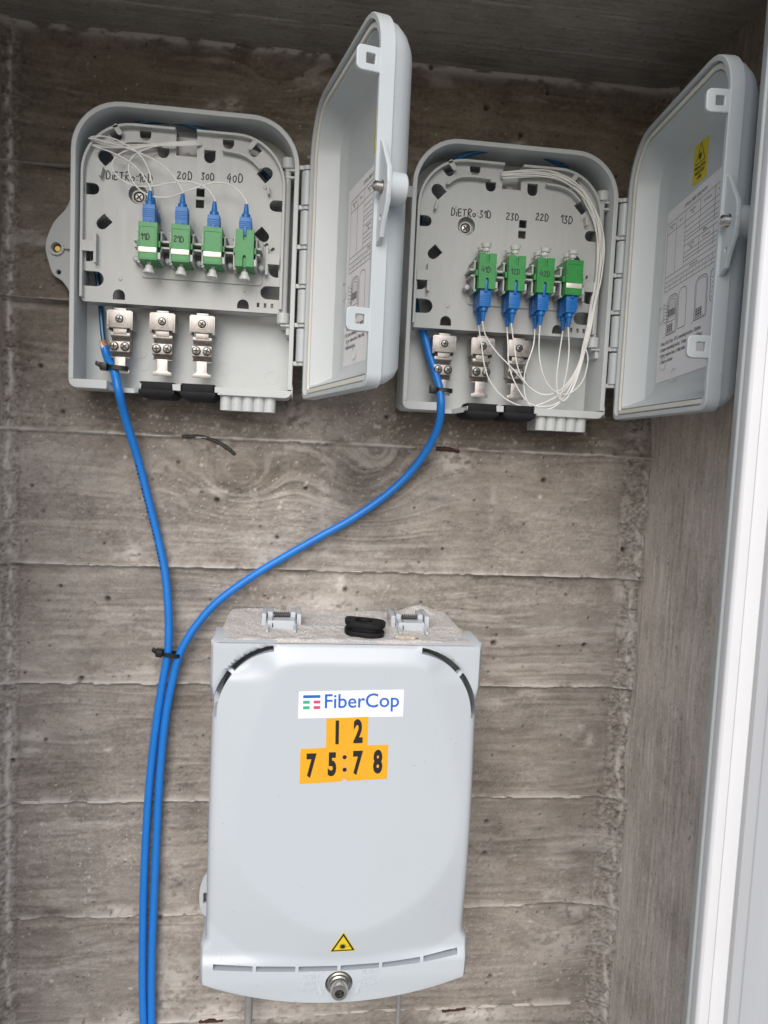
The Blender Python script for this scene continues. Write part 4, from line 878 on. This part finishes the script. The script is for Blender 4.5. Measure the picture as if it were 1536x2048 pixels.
# ================================================================== BLUE CABLES
def cable(pts, r, label, extra):
    p = spline([P(*q) for q in pts], 10); o = p[-1].copy()
    t = tag(empty('fibre_cable', o), label, 'cable', 'blue cables'); mb = MB(); mb.tube([q - o for q in p], r, 16); mb.build('jacket', 'cable', t)
    extra(t, o, p); return t
Lc = [(209, 694, 22), (214, 712, 24), (222, 730, 28), (230, 748, 31), (238, 785, 34), (251, 837, 24), (276, 919, 13), (298, 1005, 10), (317, 1083, 9), (331, 1153, 10), (337, 1227, 11), (337, 1286, 12), (334, 1316, 12), (319.5, 1398, 11), (304, 1516, 10), (294, 1634, 10), (287, 1792, 10), (285, 1950, 10), (287, 2048, 10), (291, 2160, 10)]
def exL(t, o, p):
    mb = MB(); q = spline([P(*a) for a in ((214, 712, 24), (207, 680, 20), (203, 640, 17), (200, 600, 16), (190, 520, 16), (176, 400, 17), (190, 320, 17), (250, 258, 20), (330, 243, 23), (395, 257, 23), (470, 288, 19), (540, 360, 16))], 8)
    mb.tube([a - o for a in q], 1.7, 10); mb.build('buffer_tube', 'tube', t)
    mb = MB(); e = p[0]; d = p[0] - p[3]; d /= np.linalg.norm(d)
    mb.lathe(e - o - d*1, d, [(0, 2.7), (4.2, 2.6), (6.0, 1.8)], 12); mb.build('cut_filling', 'copper', t)
    mb = MB(); w_ = e - o; mb.add([w_ + (-3, -.5, 1), w_ + (-4.4, 7, 1.6), w_ + (-2.4, 4, 2.6), w_ + (-.6, 1.2, 3.2), w_ + (1.2, -.8, 3.2), w_ + (-1, -1.8, 3.2)], [(0, 1, 2, 5), (2, 3, 4, 5), (0, 5, 2, 1)]); mb.build('aramid_tuft', 'fibre', t)
    # printed metre marks down the left flank
    mb = MB(); L = np.cumsum([0] + [np.linalg.norm(b - a) for a, b in zip(p, p[1:])]); T0 = 1
    def surf(s_, off):
        i = min(int(np.searchsorted(L, s_)), len(p) - 2); i = max(i, 1); u = (s_ - L[i-1]) / (L[i] - L[i-1] + 1e-9); c = p[i-1] * (1-u) + p[i] * u; d = p[i] - p[i-1]; d = d / np.linalg.norm(d)
        side = np.cross(d, (0, 0, 1)); side /= np.linalg.norm(side); up = np.cross(side, d); up = up if up[2] > 0 else -up; side = side if side[0] < 0 else -side
        a_ = math.radians(46 + off * 17); return c + (side * math.cos(math.pi/2 - a_) + up * math.sin(math.pi/2 - a_)) * (3.16) - o
    s_ = 96.0
    for ch in '5120 12/08/45 00/157 00805 m':
        for st in STROKES[ch]: mb.tube([surf(s_ + a * 2.9, 1 - b * 2) for a, b in st], 0.24, 4)
        s_ += 3.0
    mb.build('metre_marking', 'ink', t)
cable(Lc, 3.1, 'blue fibre cable hanging straight down from the left open box', exL)
Rc = [(842, 655, 22), (848, 668, 23), (858, 705, 26), (870, 745, 30), (879, 778, 34), (882, 812, 36), (877, 850, 30), (858, 893, 20), (822, 943, 13), (772, 990, 10), (705, 1037, 9), (640, 1073, 9), (575, 1110, 9), (510, 1149, 9), (440, 1199, 10), (397, 1245, 11), (370, 1286, 12), (356, 1318, 12), (346, 1358, 11), (331, 1437, 10), (319.5, 1556, 10), (311.6, 1713, 10), (304, 1910, 10), (303.5, 2048, 10), (308, 2160, 10)]
def exR(t, o, p):
    mb = MB(); q = spline([P(*a) for a in ((846, 664, 23), (838, 640, 19), (832, 600, 17), (828, 540, 18), (826, 480, 20), (832, 420, 20), (850, 375, 20), (880, 341, 22), (920, 315, 30), (965, 302, 33), (1015, 300, 33), (1065, 306, 33), (1110, 324, 29), (1150, 352, 19), (1190, 400, 16))], 8)
    mb.tube([a - o for a in q], 1.9, 10); q2 = spline([P(*a) for a in ((832, 600, 20), (831, 560, 24), (836, 490, 26), (842, 430, 22))], 6); mb.tube([a - o for a in q2], 1.4, 8); mb.build('buffer_tube', 'tube', t)
cable(Rc, 3.1, 'blue fibre cable sweeping in a curve from the right open box', exR)

def tie(px, py, d, w_, dep, rot, headx, label, tail):
    c = P(px, py, d); t = tag(empty('cable_tie', c), label, 'cable tie', 'black cable ties'); mb = MB()
    o_ = []; n = 28
    for k in range(n):                                   # band: a flat loop lying around the cables
        a_ = 2 * math.pi * k / n; sx2 = np.sign(math.cos(a_)) * abs(math.cos(a_))**.7 * w_; sh = np.sign(math.sin(a_)) * abs(math.sin(a_))**.8 * dep
        o_.append((sx2, sh))
    v = []; f = []
    for (x, h) in o_:
        for zz in (-1.6, 1.6): v.append((x, zz, h)); v.append((x * (1 - .9 / w_), zz, h * (1 - .9 / dep)))
    for k in range(n):
        a_, b_ = 4*k, 4*((k+1) % n); f += [(a_, b_, b_+2, a_+2), (a_+1, a_+3, b_+3, b_+1), (a_, a_+1, b_+1, b_), (a_+2, b_+2, b_+3, a_+3)]
    mb.add(v, f); r_ = math.radians(rot); rotv = lambda q: (q[0]*math.cos(r_) - q[1]*math.sin(r_), q[0]*math.sin(r_) + q[1]*math.cos(r_), q[2])
    mb.v = [rotv(q) for q in mb.v]; mb.build('band', 'tie', t, bevel=.15, seg=1)
    mb = MB(); mb.box(headx - 3.2, headx + 2.6, -3.1, 3.1, -1, 5.2, top=(.5, .5))
    if tail: mb.prism([(headx - 3, 2.6), (headx - 6.2, 3.6), (headx - 6.6, .6), (headx - 3, -1.4)], .5, 3)
    mb.v = [rotv(q) for q in mb.v]; mb.build('head', 'tie', t, bevel=.5)
tie(342, 1308, 12, 8.2, 5, -8, -8.2, 'black cable tie binding the two blue cables together', True)
tie(236, 736, 29.5, 7.6, 5.6, -3, -9.0, 'black cable tie holding the cable to the first clamp of the left box', True)
tie(886, 781, 32, 7.2, 5.8, -2, -7.6, 'black cable tie holding the cable to the first clamp of the right box', False)

# ================================================================== CLOSED COVER BOX
CX, CZ = 41.0, -132.0
ro_ = tag(empty('closed_fibre_box', (CX, CZ, 0)), 'closed light grey fibre box with brand label and orange number tiles', 'fibre box')
mb = MB(); mb.mesh(plate(rrect(-88, 88, -246, 0, (10, 10, 7, 7), 6), [], 1, 58, 1.2)); mb.box(-97, -86, -214, -44, 1, 18); mb.box(86, 90, -214, -44, 1, 18)
mb.mesh(plate(rrect(-90, 90, -6, -.6, 1, 3), [], 57.5, 60.5, .4))
body = mb.build('body', 'rosette', ro_, bevel=0)
mb = MB(); mb.mesh(plate([tuple(q) for q in spline([(-92, -212), (-101, -218), (-105, -228), (-106, -238), (-104, -250), (-98, -256), (-92, -257)], 3)], [rrect(-102.4, -99.4, -243, -234, 1, 3)], 2, 6, .6)); mb.build('wall_bracket', 'rosette', body)
# cover: a block with a swelling front, slots cut through
Wd = 93.0
def halfw(z):          # z from 0 down
    s_ = np.array([0, -32, -40, -214, -222, -262], float); w_ = np.array([Wd, Wd, Wd - 1.4, Wd - 1.0, Wd + 2.2, Wd + 1.2]); return np.interp(-z, -s_, w_)
def bottom(x): return -(264.5 - 19 * (np.abs(x - 2) / 92)**2.2)
plateau = [(-39.4, -16.2), (4, -15.6), (47, -16), (54, -22), (60, -40), (69.5, -66), (77, -95), (80.9, -124), (78, -146), (71.5, -160), (59, -177), (42, -191), (24, -200), (4, -203.5), (-16, -200), (-33, -191), (-46, -180), (-60, -164), (-70, -146), (-72.4, -128), (-70, -104), (-64, -73), (-55, -44), (-48, -24)]
PL = np.array(spline(plateau, 4, True))
def dist_poly(x, z):
    d = np.full(x.shape, 1e9); inside = np.zeros(x.shape, bool); n = len(PL)
    for i in range(n):
        a, b = PL[i], PL[(i+1) % n]; ab = b - a; t = np.clip(((x - a[0]) * ab[0] + (z - a[1]) * ab[1]) / (ab @ ab), 0, 1)
        d = np.minimum(d, np.hypot(x - a[0] - t*ab[0], z - a[1] - t*ab[1]))
        c = ((a[1] > z) != (b[1] > z)) & (x < (b[0]-a[0]) * (z - a[1]) / (b[1] - a[1] + 1e-12) + a[0]); inside ^= c
    return np.where(inside, 0, d)
nu, nv = 96, 128
tt = np.linspace(-1, 1, nu); vv = np.linspace(0, 1, nv)
Tq, Vq = np.meshgrid(tt, vv, indexing='ij')
zz = -Vq * 261.5; xx = Tq * halfw(zz) + 0.5; zz = np.where(Vq > .82, -.82*261.5 + (Vq - .82) / .18 * (bottom(xx) + .82*261.5), zz)
def cover_h(x, z):
  xx, zz = x, z; dd = dist_poly(xx, zz)
  slope = 0.205 + 0.27 * sstep(-28, -14, zz)
  hh = 104.2 - np.minimum(slope * (np.sqrt(dd * dd + 9) - 3), 8.5)
  cap_m = sstep(48.6, 50, np.hypot(np.abs(xx) - 42.5, zz + 51)) * sstep(-43, -30, zz) * (np.abs(xx) > 48)      # corner caps outside the arc slots sit proud
  hh = np.maximum(hh, 99.5 * cap_m + hh * (1 - cap_m))
  strip = sstep(-222, -232, zz); return hh * (1 - strip) + strip * (99.5 - 2.5 * sstep(-240, -262, zz))
hh = cover_h(xx, zz)
# round the outer edge over
eu = np.minimum(np.minimum((1 - np.abs(Tq)) * Wd, Vq * 261.5), (1 - Vq) * 261.5); rr = 3.2 + 2.6 * sstep(-26, -44, zz) * sstep(-224, -214, zz)
hh = hh - np.where(eu < rr, rr - np.sqrt(np.maximum(rr*rr - (rr - eu)**2, 0)), 0)
v = np.stack([xx, zz, hh], -1).reshape(-1, 3); idx = np.arange(nu*nv).reshape(nu, nv)
q = np.stack([idx[:-1, :-1], idx[1:, :-1], idx[1:, 1:], idx[:-1, 1:]], -1).reshape(-1, 4).tolist()
loop = np.concatenate([idx[:, 0], idx[-1, 1:], idx[-2::-1, -1], idx[0, -2:0:-1]]).tolist(); nb = len(v)
vb = [(v[i][0], v[i][1], 61.0) for i in loop]; k_ = len(loop)
fq = [tuple(a) for a in q] + [(loop[i], nb + i, nb + (i+1) % k_, loop[(i+1) % k_]) for i in range(k_)] + [tuple(nb + i for i in range(k_))]
mb = MB(); mb.add(list(v) + vb, fq); cover = mb.build('cover', 'rosette', ro_, sharp=40)
hol = MB().prism(rrect(-84, 85, -243, -6, (14, 14, 10, 10), 5), 52, 92.5); ho_ = hol.build('cutter_tmp', 'rosette'); ho_.location = (CX / 1000, 0, CZ / 1000)
def carve(cut_ob):
    md = cover.modifiers.new('carve', 'BOOLEAN'); md.object = cut_ob; md.operation = 'DIFFERENCE'; md.solver = 'EXACT'
    bpy.context.view_layer.update(); dg = bpy.context.evaluated_depsgraph_get()
    me_ = bpy.data.meshes.new_from_object(cover.evaluated_get(dg)); cover.modifiers.clear(); cover.data = me_; me_.name = 'cover'
    bpy.data.objects.remove(cut_ob); finish(me_, 40)
carve(ho_)
cut = MB()
for sg in (-1, 1):
    cxs, czs = sg * 42.5, -51.0
    for a0, a1 in ((100, 139), (142, 182)):
        a0_, a1_ = (a0, a1)
        o_ = []; i_ = []
        for k in range(11):
            a = math.radians(a0_ + (a1_ - a0_) * k / 10); o_.append((cxs + math.cos(a) * 49.0 * (1 if sg < 0 else -1), czs + math.sin(a) * 49.0)); i_.append((cxs + math.cos(a) * 45.0 * (1 if sg < 0 else -1), czs + math.sin(a) * 45.0))
        cut.prism(o_ + i_[::-1], 66, 120)
for k in range(6):
    xa, xb = -85.0 + 29.6 * k, -85 + 29.6 * k + 27.2
    if k == 5: xb = 88.0
    za, zb = (bottom(np.array([xa]))[0] + bottom(np.array([0.]))[0]) / 2 + 27.6, (bottom(np.array([xb]))[0] + bottom(np.array([0.]))[0]) / 2 + 27.6
    za = -234.6 + 10 * ((xa - 0) / 92)**2 * (.9 if xa > 0 else .45); zb = -234.6 + 10 * ((xb - 0) / 92)**2 * (.9 if xb > 0 else .45)
    cut.add([(xa, za - 1.9, 66), (xb, zb - 1.9, 66), (xb, zb + 1.9, 66), (xa, za + 1.9, 66), (xa, za - 1.9, 120), (xb, zb - 1.9, 120), (xb, zb + 1.9, 120), (xa, za + 1.9, 120)], [(3, 2, 1, 0), (4, 5, 6, 7), (0, 1, 5, 4), (1, 2, 6, 5), (2, 3, 7, 6), (3, 0, 4, 7)])
cut.lathe((3.0, -246.6, 86), (0, 0, 1), [(0, 9.8), (40, 9.8)], 32)
co_ = cut.build('cutter_tmp', 'rosette')
co_.location = (CX / 1000, 0, CZ / 1000)
carve(co_)
# hinges on the top
for hx in (-46.6, 47.7):
    t = MB(); t.box(-14.2, -11.0, 0, 11, 34, 61); t.box(11.0, 14.2, 0, 11, 34, 61); t.box(-9.5, 9.5, -.4, 8.0, 58, 68, top=(0, .4)); t.box(-10.8, -8.6, -1, 6.5, 56, 80, top=(.2, 2.8)); t.box(8.6, 10.8, -1, 6.5, 56, 80, top=(.2, 2.8)); t.box(-10, -6.4, 3, 11.4, 42, 57); t.box(6.4, 10, 3, 11.4, 42, 57); t.box(-11.3, 11.3, 0, 3, 34, 42)
    hg = t.build('hinge', 'rosette', ro_, bevel=.4); hg.location = (hx / 1000, 0, -0.0005)
    t = MB(); t.lathe((-15, 7.2, 48), (1, 0, 0), [(0, 2.0), (.6, 2.0), (.7, 1.2), (29, 1.2), (29.1, 2.0), (29.7, 2.0)], 14); t.build('hinge_pin', 'pipe', hg)
    t = MB(); t.tube([(-6 + 12 * k / 90, 7.2 + 2.4 * math.sin(k * 2*math.pi / 11), 49 + 2.4 * math.cos(k * 2*math.pi / 11)) for k in range(91)], .42, 6); t.tube([(-6, 7, 51), (-6.2, 8.4, 58), (-6.2, 8, 66), (-6.1, 4.4, 68.6), (-6.1, 2.8, 68.6)], .4, 6); t.build('spring', 'screw', hg)
MB().box(-33, 33, -.6, 2.4, 59, 62.5).build('top_rail', 'rosette', ro_, bevel=.3)
# bolt
t = MB(); bc = (3.0, -246.6); t.lathe((*bc, 86), (0, -.06, 1), [(0, 8.8), (10, 8.8), (11.5, 8.2), (12, 7.2), (13.5, 7.0), (14, 6.2), (20, 6.2), (21.4, 5.4), (21.6, 3.3), (16, 3.1)], 28)
bolt = t.build('lock_bolt', 'nickel', ro_)
t = MB(); t.lathe((bc[0], bc[1] - 1.1, 103), (0, 0, 1), [(0, 3.2), (1, 3.2)], 6); t.build('hex_socket', 'dark', bolt)  # dark filler painted as the socket's shade
# raised lettering
def raised(words, x, z, al, rot):
    for j, s1 in enumerate(words):
        t = MB(); put_text(t, s1, 4.6, 0, 0, 0, 0, extrude=.55, sx=1.1, align=al, rot=rot, bold=0)
        t.build('raised_word', 'rosette', ro_, loc=(x, z - 4.7*j, float(cover_h(np.array([x]), np.array([z - 4.7*j]))[0]) - .05))
raised(('PUSH', 'AND', 'CLOSE'), -11, -240.2, 'RIGHT', 0); raised(('PUSH', 'AND', 'OPEN'), 18.5, -238.4, 'LEFT', 4)
for sg in (-1, 1):
    t = MB(); pa = [(bc[0] + sg * 13.2 * math.cos(a), bc[1] + 13.2 * math.sin(a)) for a in np.linspace(.5, -.4, 8)]; pb = [(bc[0] + sg * 15.4 * math.cos(a), bc[1] + 15.4 * math.sin(a)) for a in np.linspace(-.42, .5, 8)]
    tipa = [(bc[0] + sg * 12 * math.cos(-.4), bc[1] + 12 * math.sin(-.4)), (bc[0] + sg * 14.3 * math.cos(-.66), bc[1] + 14.3 * math.sin(-.66)), (bc[0] + sg * 16.6 * math.cos(-.4), bc[1] + 16.6 * math.sin(-.4))]
    t.prism(pa + tipa + pb, 97, 98.9); t.build('raised_arrow', 'rosette', ro_)
# stickers: flat labels on the plateau
HF = 104.2
def quadpx(px4, d=106): return [(P(*q, d)[0] - CX, P(*q, d)[1] - CZ) for q in px4]
def kf(x, z): f_ = (CAMD - HF) / (CAMD - 106); return ((x + CX) * f_ - CX, (z + CZ) * f_ - CZ)
q4 = [kf(*q) for q in quadpx([(596, 1437), (806, 1433), (808, 1379), (598, 1383)])]
t = MB(); t.prism(q4, HF + .02, HF + .22, 0); lx, lz = q4[3]; rot_ = 1.4; hl = HF + .26
def lab(u, w_): a = math.radians(rot_); return (lx + u*math.cos(a) + w_*math.sin(a), lz + u*math.sin(a) - w_*math.cos(a))
def bar(u0, u1, w0, w1, mi):
    t.prism([(lab(u, w_)) for u, w_ in rrect(u0, u1, w0, w1, .45, 3)][::-1], HF + .2, hl, mi)
bar(2.8, 14.4, 2.6, 4.6, 1); bar(2.8, 7.3, 6.4, 8.5, 2); bar(9.9, 14.4, 6.4, 8.5, 3); bar(2.8, 7.3, 10.2, 12.3, 2); bar(9.9, 14.4, 10.2, 12.3, 3)
cx_, cz_ = lab(42.6, 7.6); put_text(t, 'FiberCop', 13.9, cx_, cz_, hl, 1, rot=rot_, extrude=.01, sx=.98, bold=.12)
t.build('brand_label', ['white', 'pblue', 'pgreen', 'ppink'], ro_)
def tile(px4, ch, up=0.0):
    p4 = [kf(*q) for q in quadpx(px4)]; t = MB(); t.prism(p4, HF + .02, HF + .30 + up, 0)
    c = np.mean(np.array(p4), 0); put_text(t, ch, 21.5, c[0] + .2, c[1] - .5, HF + .33 + up, 1, rot=1.5, extrude=.01, sx=.56, bold=1.05); t.build('number_tile', ['orange', 'ink'], ro_, sharp=20)
tile([(652, 1496), (694.6, 1494), (695.4, 1435), (653, 1437)], '1'); tile([(695.2, 1494), (735, 1491), (736.5, 1433), (696, 1435)], '2')
tile([(599, 1567), (641.5, 1565), (643.5, 1496), (601, 1497.5)], '7', .04); tile([(642, 1565), (684, 1562), (685, 1493), (644, 1495.5)], '5', .08)
tile([(692.5, 1561.5), (733.5, 1559), (735, 1490.5), (695, 1492)], '7', .06); tile([(734, 1559), (773.5, 1557), (776.5, 1489.5), (735.6, 1490.3)], '8', .04)
t = MB(); p4 = [kf(*q) for q in quadpx([(684.5, 1558), (692, 1558), (694.6, 1493), (685.6, 1493.4)])]; t.prism(p4, HF + .02, HF + .26, 0)
for py_ in (1514, 1539):
    c = kf(*quadpx([(689.2, py_)])[0]); t.prism(circle(c[0], c[1], 1.45, 16), HF + .2, HF + .36, 1)
t.build('number_tile', ['orange', 'ink'], ro_, sharp=20)
# warning triangle low on the front
tri = [(P(*q, 103)[0] - CX, P(*q, 103)[1] - CZ) for q in ((687, 1861), (659, 1907), (712, 1904))]; ct = np.mean(np.array(tri), 0)
def shr(k): return [tuple(ct + (np.array(q) - ct) * k) for q in tri]
HT = float(104.2 - 7.2 * sstep(0, 15, np.array(12.0))) + 3.0
tb = [104.15, 98.6, 98.6]                                  # follows the slope of the front
def tri3(k, dh):
    s_ = shr(k); zt, zb = tri[0][1], tri[1][1]
    return [(x, z, float(cover_h(np.array([x]), np.array([z]))[0]) + dh) for x, z in s_]
t = MB()
for k, dh, mi in ((1.0, .45, 0), (.90, .60, 1), (.70, .75, 0)):
    a = tri3(k, dh); b = [(x, z, h - 2.5) for x, z, h in a]; t.add(a + b, [(0, 1, 2), (3, 5, 4), (0, 3, 4, 1), (1, 4, 5, 2), (2, 5, 3, 0)], mi)
m2 = MB(); burst(m2, ct[0] - .2, ct[1] - .9, 3.0, 0, 1)
A3 = np.array(tri3(.70, .95)); co3 = np.linalg.solve(np.c_[A3[:, 0], A3[:, 1], np.ones(3)], A3[:, 2]); t.add([(x, z, co3[0]*x + co3[1]*z + co3[2]) for x, z, h in m2.v], m2.f, 1)
t.build('warning_triangle', ['yellowtri', 'ink'], ro_, sharp=20)

# ================================================================== SMALL THINGS
# dust of drilled mortar on top of the closed box
gx = np.arange(-88, 88.1, 1.0); gh = np.arange(3, 99.1, 1.0); Xd, Hd = np.meshgrid(gx, gh, indexing='ij')
thick = (fbm(Xd / 14, Hd / 9, 61, 4) - .34) * 3.2 + (fbm(Xd / 1.6, Hd / 1.6, 62, 2) - .5) * .9
thick += 6.5 * np.exp(-((Xd - 62) / 14)**2 - ((Hd - 8) / 9)**2) + 1.2 * np.exp(-((Hd - 60) / 8)**2)
thick += .25; thick -= 3.0 * sstep(84, 90, np.abs(Xd)) + 3.4 * sstep(94, 98.5, Hd) + 1.2 * sstep(64, 84, np.abs(Xd)) * sstep(66, 92, Hd)
zt = np.clip(thick, -1.2, 8) + .1
msk = np.zeros(zt.shape + (4,)); pos = np.stack([Xd + CX, zt + CZ, Hd], -1)
du = grid_object('mortar_dust', len(gx), len(gh), pos, msk, 'dust'); tag(du, 'pale mortar dust lying on top of the closed box', 'dust', kind='stuff')
mb = MB()
for _ in range(900):
    x = random.uniform(-84, 84); h = random.uniform(5, 90); i = int((x + 88)); j = int(h - 3); z = zt[i, j]
    if z < .15: continue
    r = random.uniform(.25, .7); c = np.array((x + CX, z + CZ + r*.4, h))
    mb.add([c + np.array(d) * r * random.uniform(.7, 1.2) for d in ((1, 0, 0), (-1, 0, 0), (0, 1, 0), (0, -1, 0), (0, 0, 1), (0, 0, -1))], [(0, 2, 4), (2, 1, 4), (1, 3, 4), (3, 0, 4), (2, 0, 5), (1, 2, 5), (3, 1, 5), (0, 3, 5)])
gr = mb.build('dust_grains', 'dust', sharp=10); tag(gr, 'loose mortar grains on top of the closed box', 'grains', kind='stuff')
# loose rubber grommet lying on the closed box
mb = MB()
def gring(z0, z1, s_):
    o_ = [(-14*s_, 8*s_), (-14*s_, -2*s_), (-9*s_, -10*s_), (9*s_, -10*s_), (14*s_, -4*s_), (14*s_, 5*s_), (9*s_, 10*s_), (-8*s_, 10*s_)]
    me = plate([tuple(q) for q in spline(o_, 2, True)], [circle(-1, 0, 6.2, 20)], z0, z1, .5)
    mb.add([(q.co.x*1000, -q.co.y*1000, -q.co.z*1000) for q in me.vertices], [tuple(p.vertices) for p in me.polygons])
gring(0, 3.4, .98); gring(3.2, 6.6, .78); gring(6.4, 10.0, 1.0)
g = mb.build('rubber_grommet', 'rubber', loc=(53.0, CZ + 1.0, 79)); g.rotation_euler = (0, math.radians(3), math.radians(-8))
tag(g, 'loose black rubber grommet lying on the dusty closed box', 'grommet', 'black rubber grommets')
bm = bmesh.new(); bmesh.ops.create_icosphere(bm, subdivisions=3, radius=1)
for q in bm.verts:
    k = .75 + .5 * float(fbm(np.array(q.co.x * 1.7 + 5), np.array(q.co.y * 1.7 + q.co.z * 2.3 + 3), 71, 3)); q.co = Vector((q.co.x * 8.2 * k, q.co.y * 5.2 * k, q.co.z * 1.6 * k)) / 1000
me = bpy.data.meshes.new('stone_chip'); bm.to_mesh(me); bm.free(); me.materials.append(M['chip']); finish(me, 20)
c = link('stone_chip', me, None, (81.5, CZ + 1.6, 88)); tag(c, 'small flat pale stone chip beside the loose grommet', 'stone chip')
# two thin conduits leaving the bottom of the closed box
for (px_, r, lb) in ((497, 3.2, 'thicker grey conduit below the closed box, left of its bolt'), (796, 2.0, 'thinner grey conduit below the closed box, right of its bolt')):
    x = P(px_, 2030, 24)[0]; mb = MB(); mb.tube([(0, 0, 0), (0, 60, 0), (0, 135, 0), (0, 185, .5)], r, 14)
    tag(mb.build('conduit', 'pipe', loc=(x, ZB, 24)), lb, 'conduit', 'grey conduits')
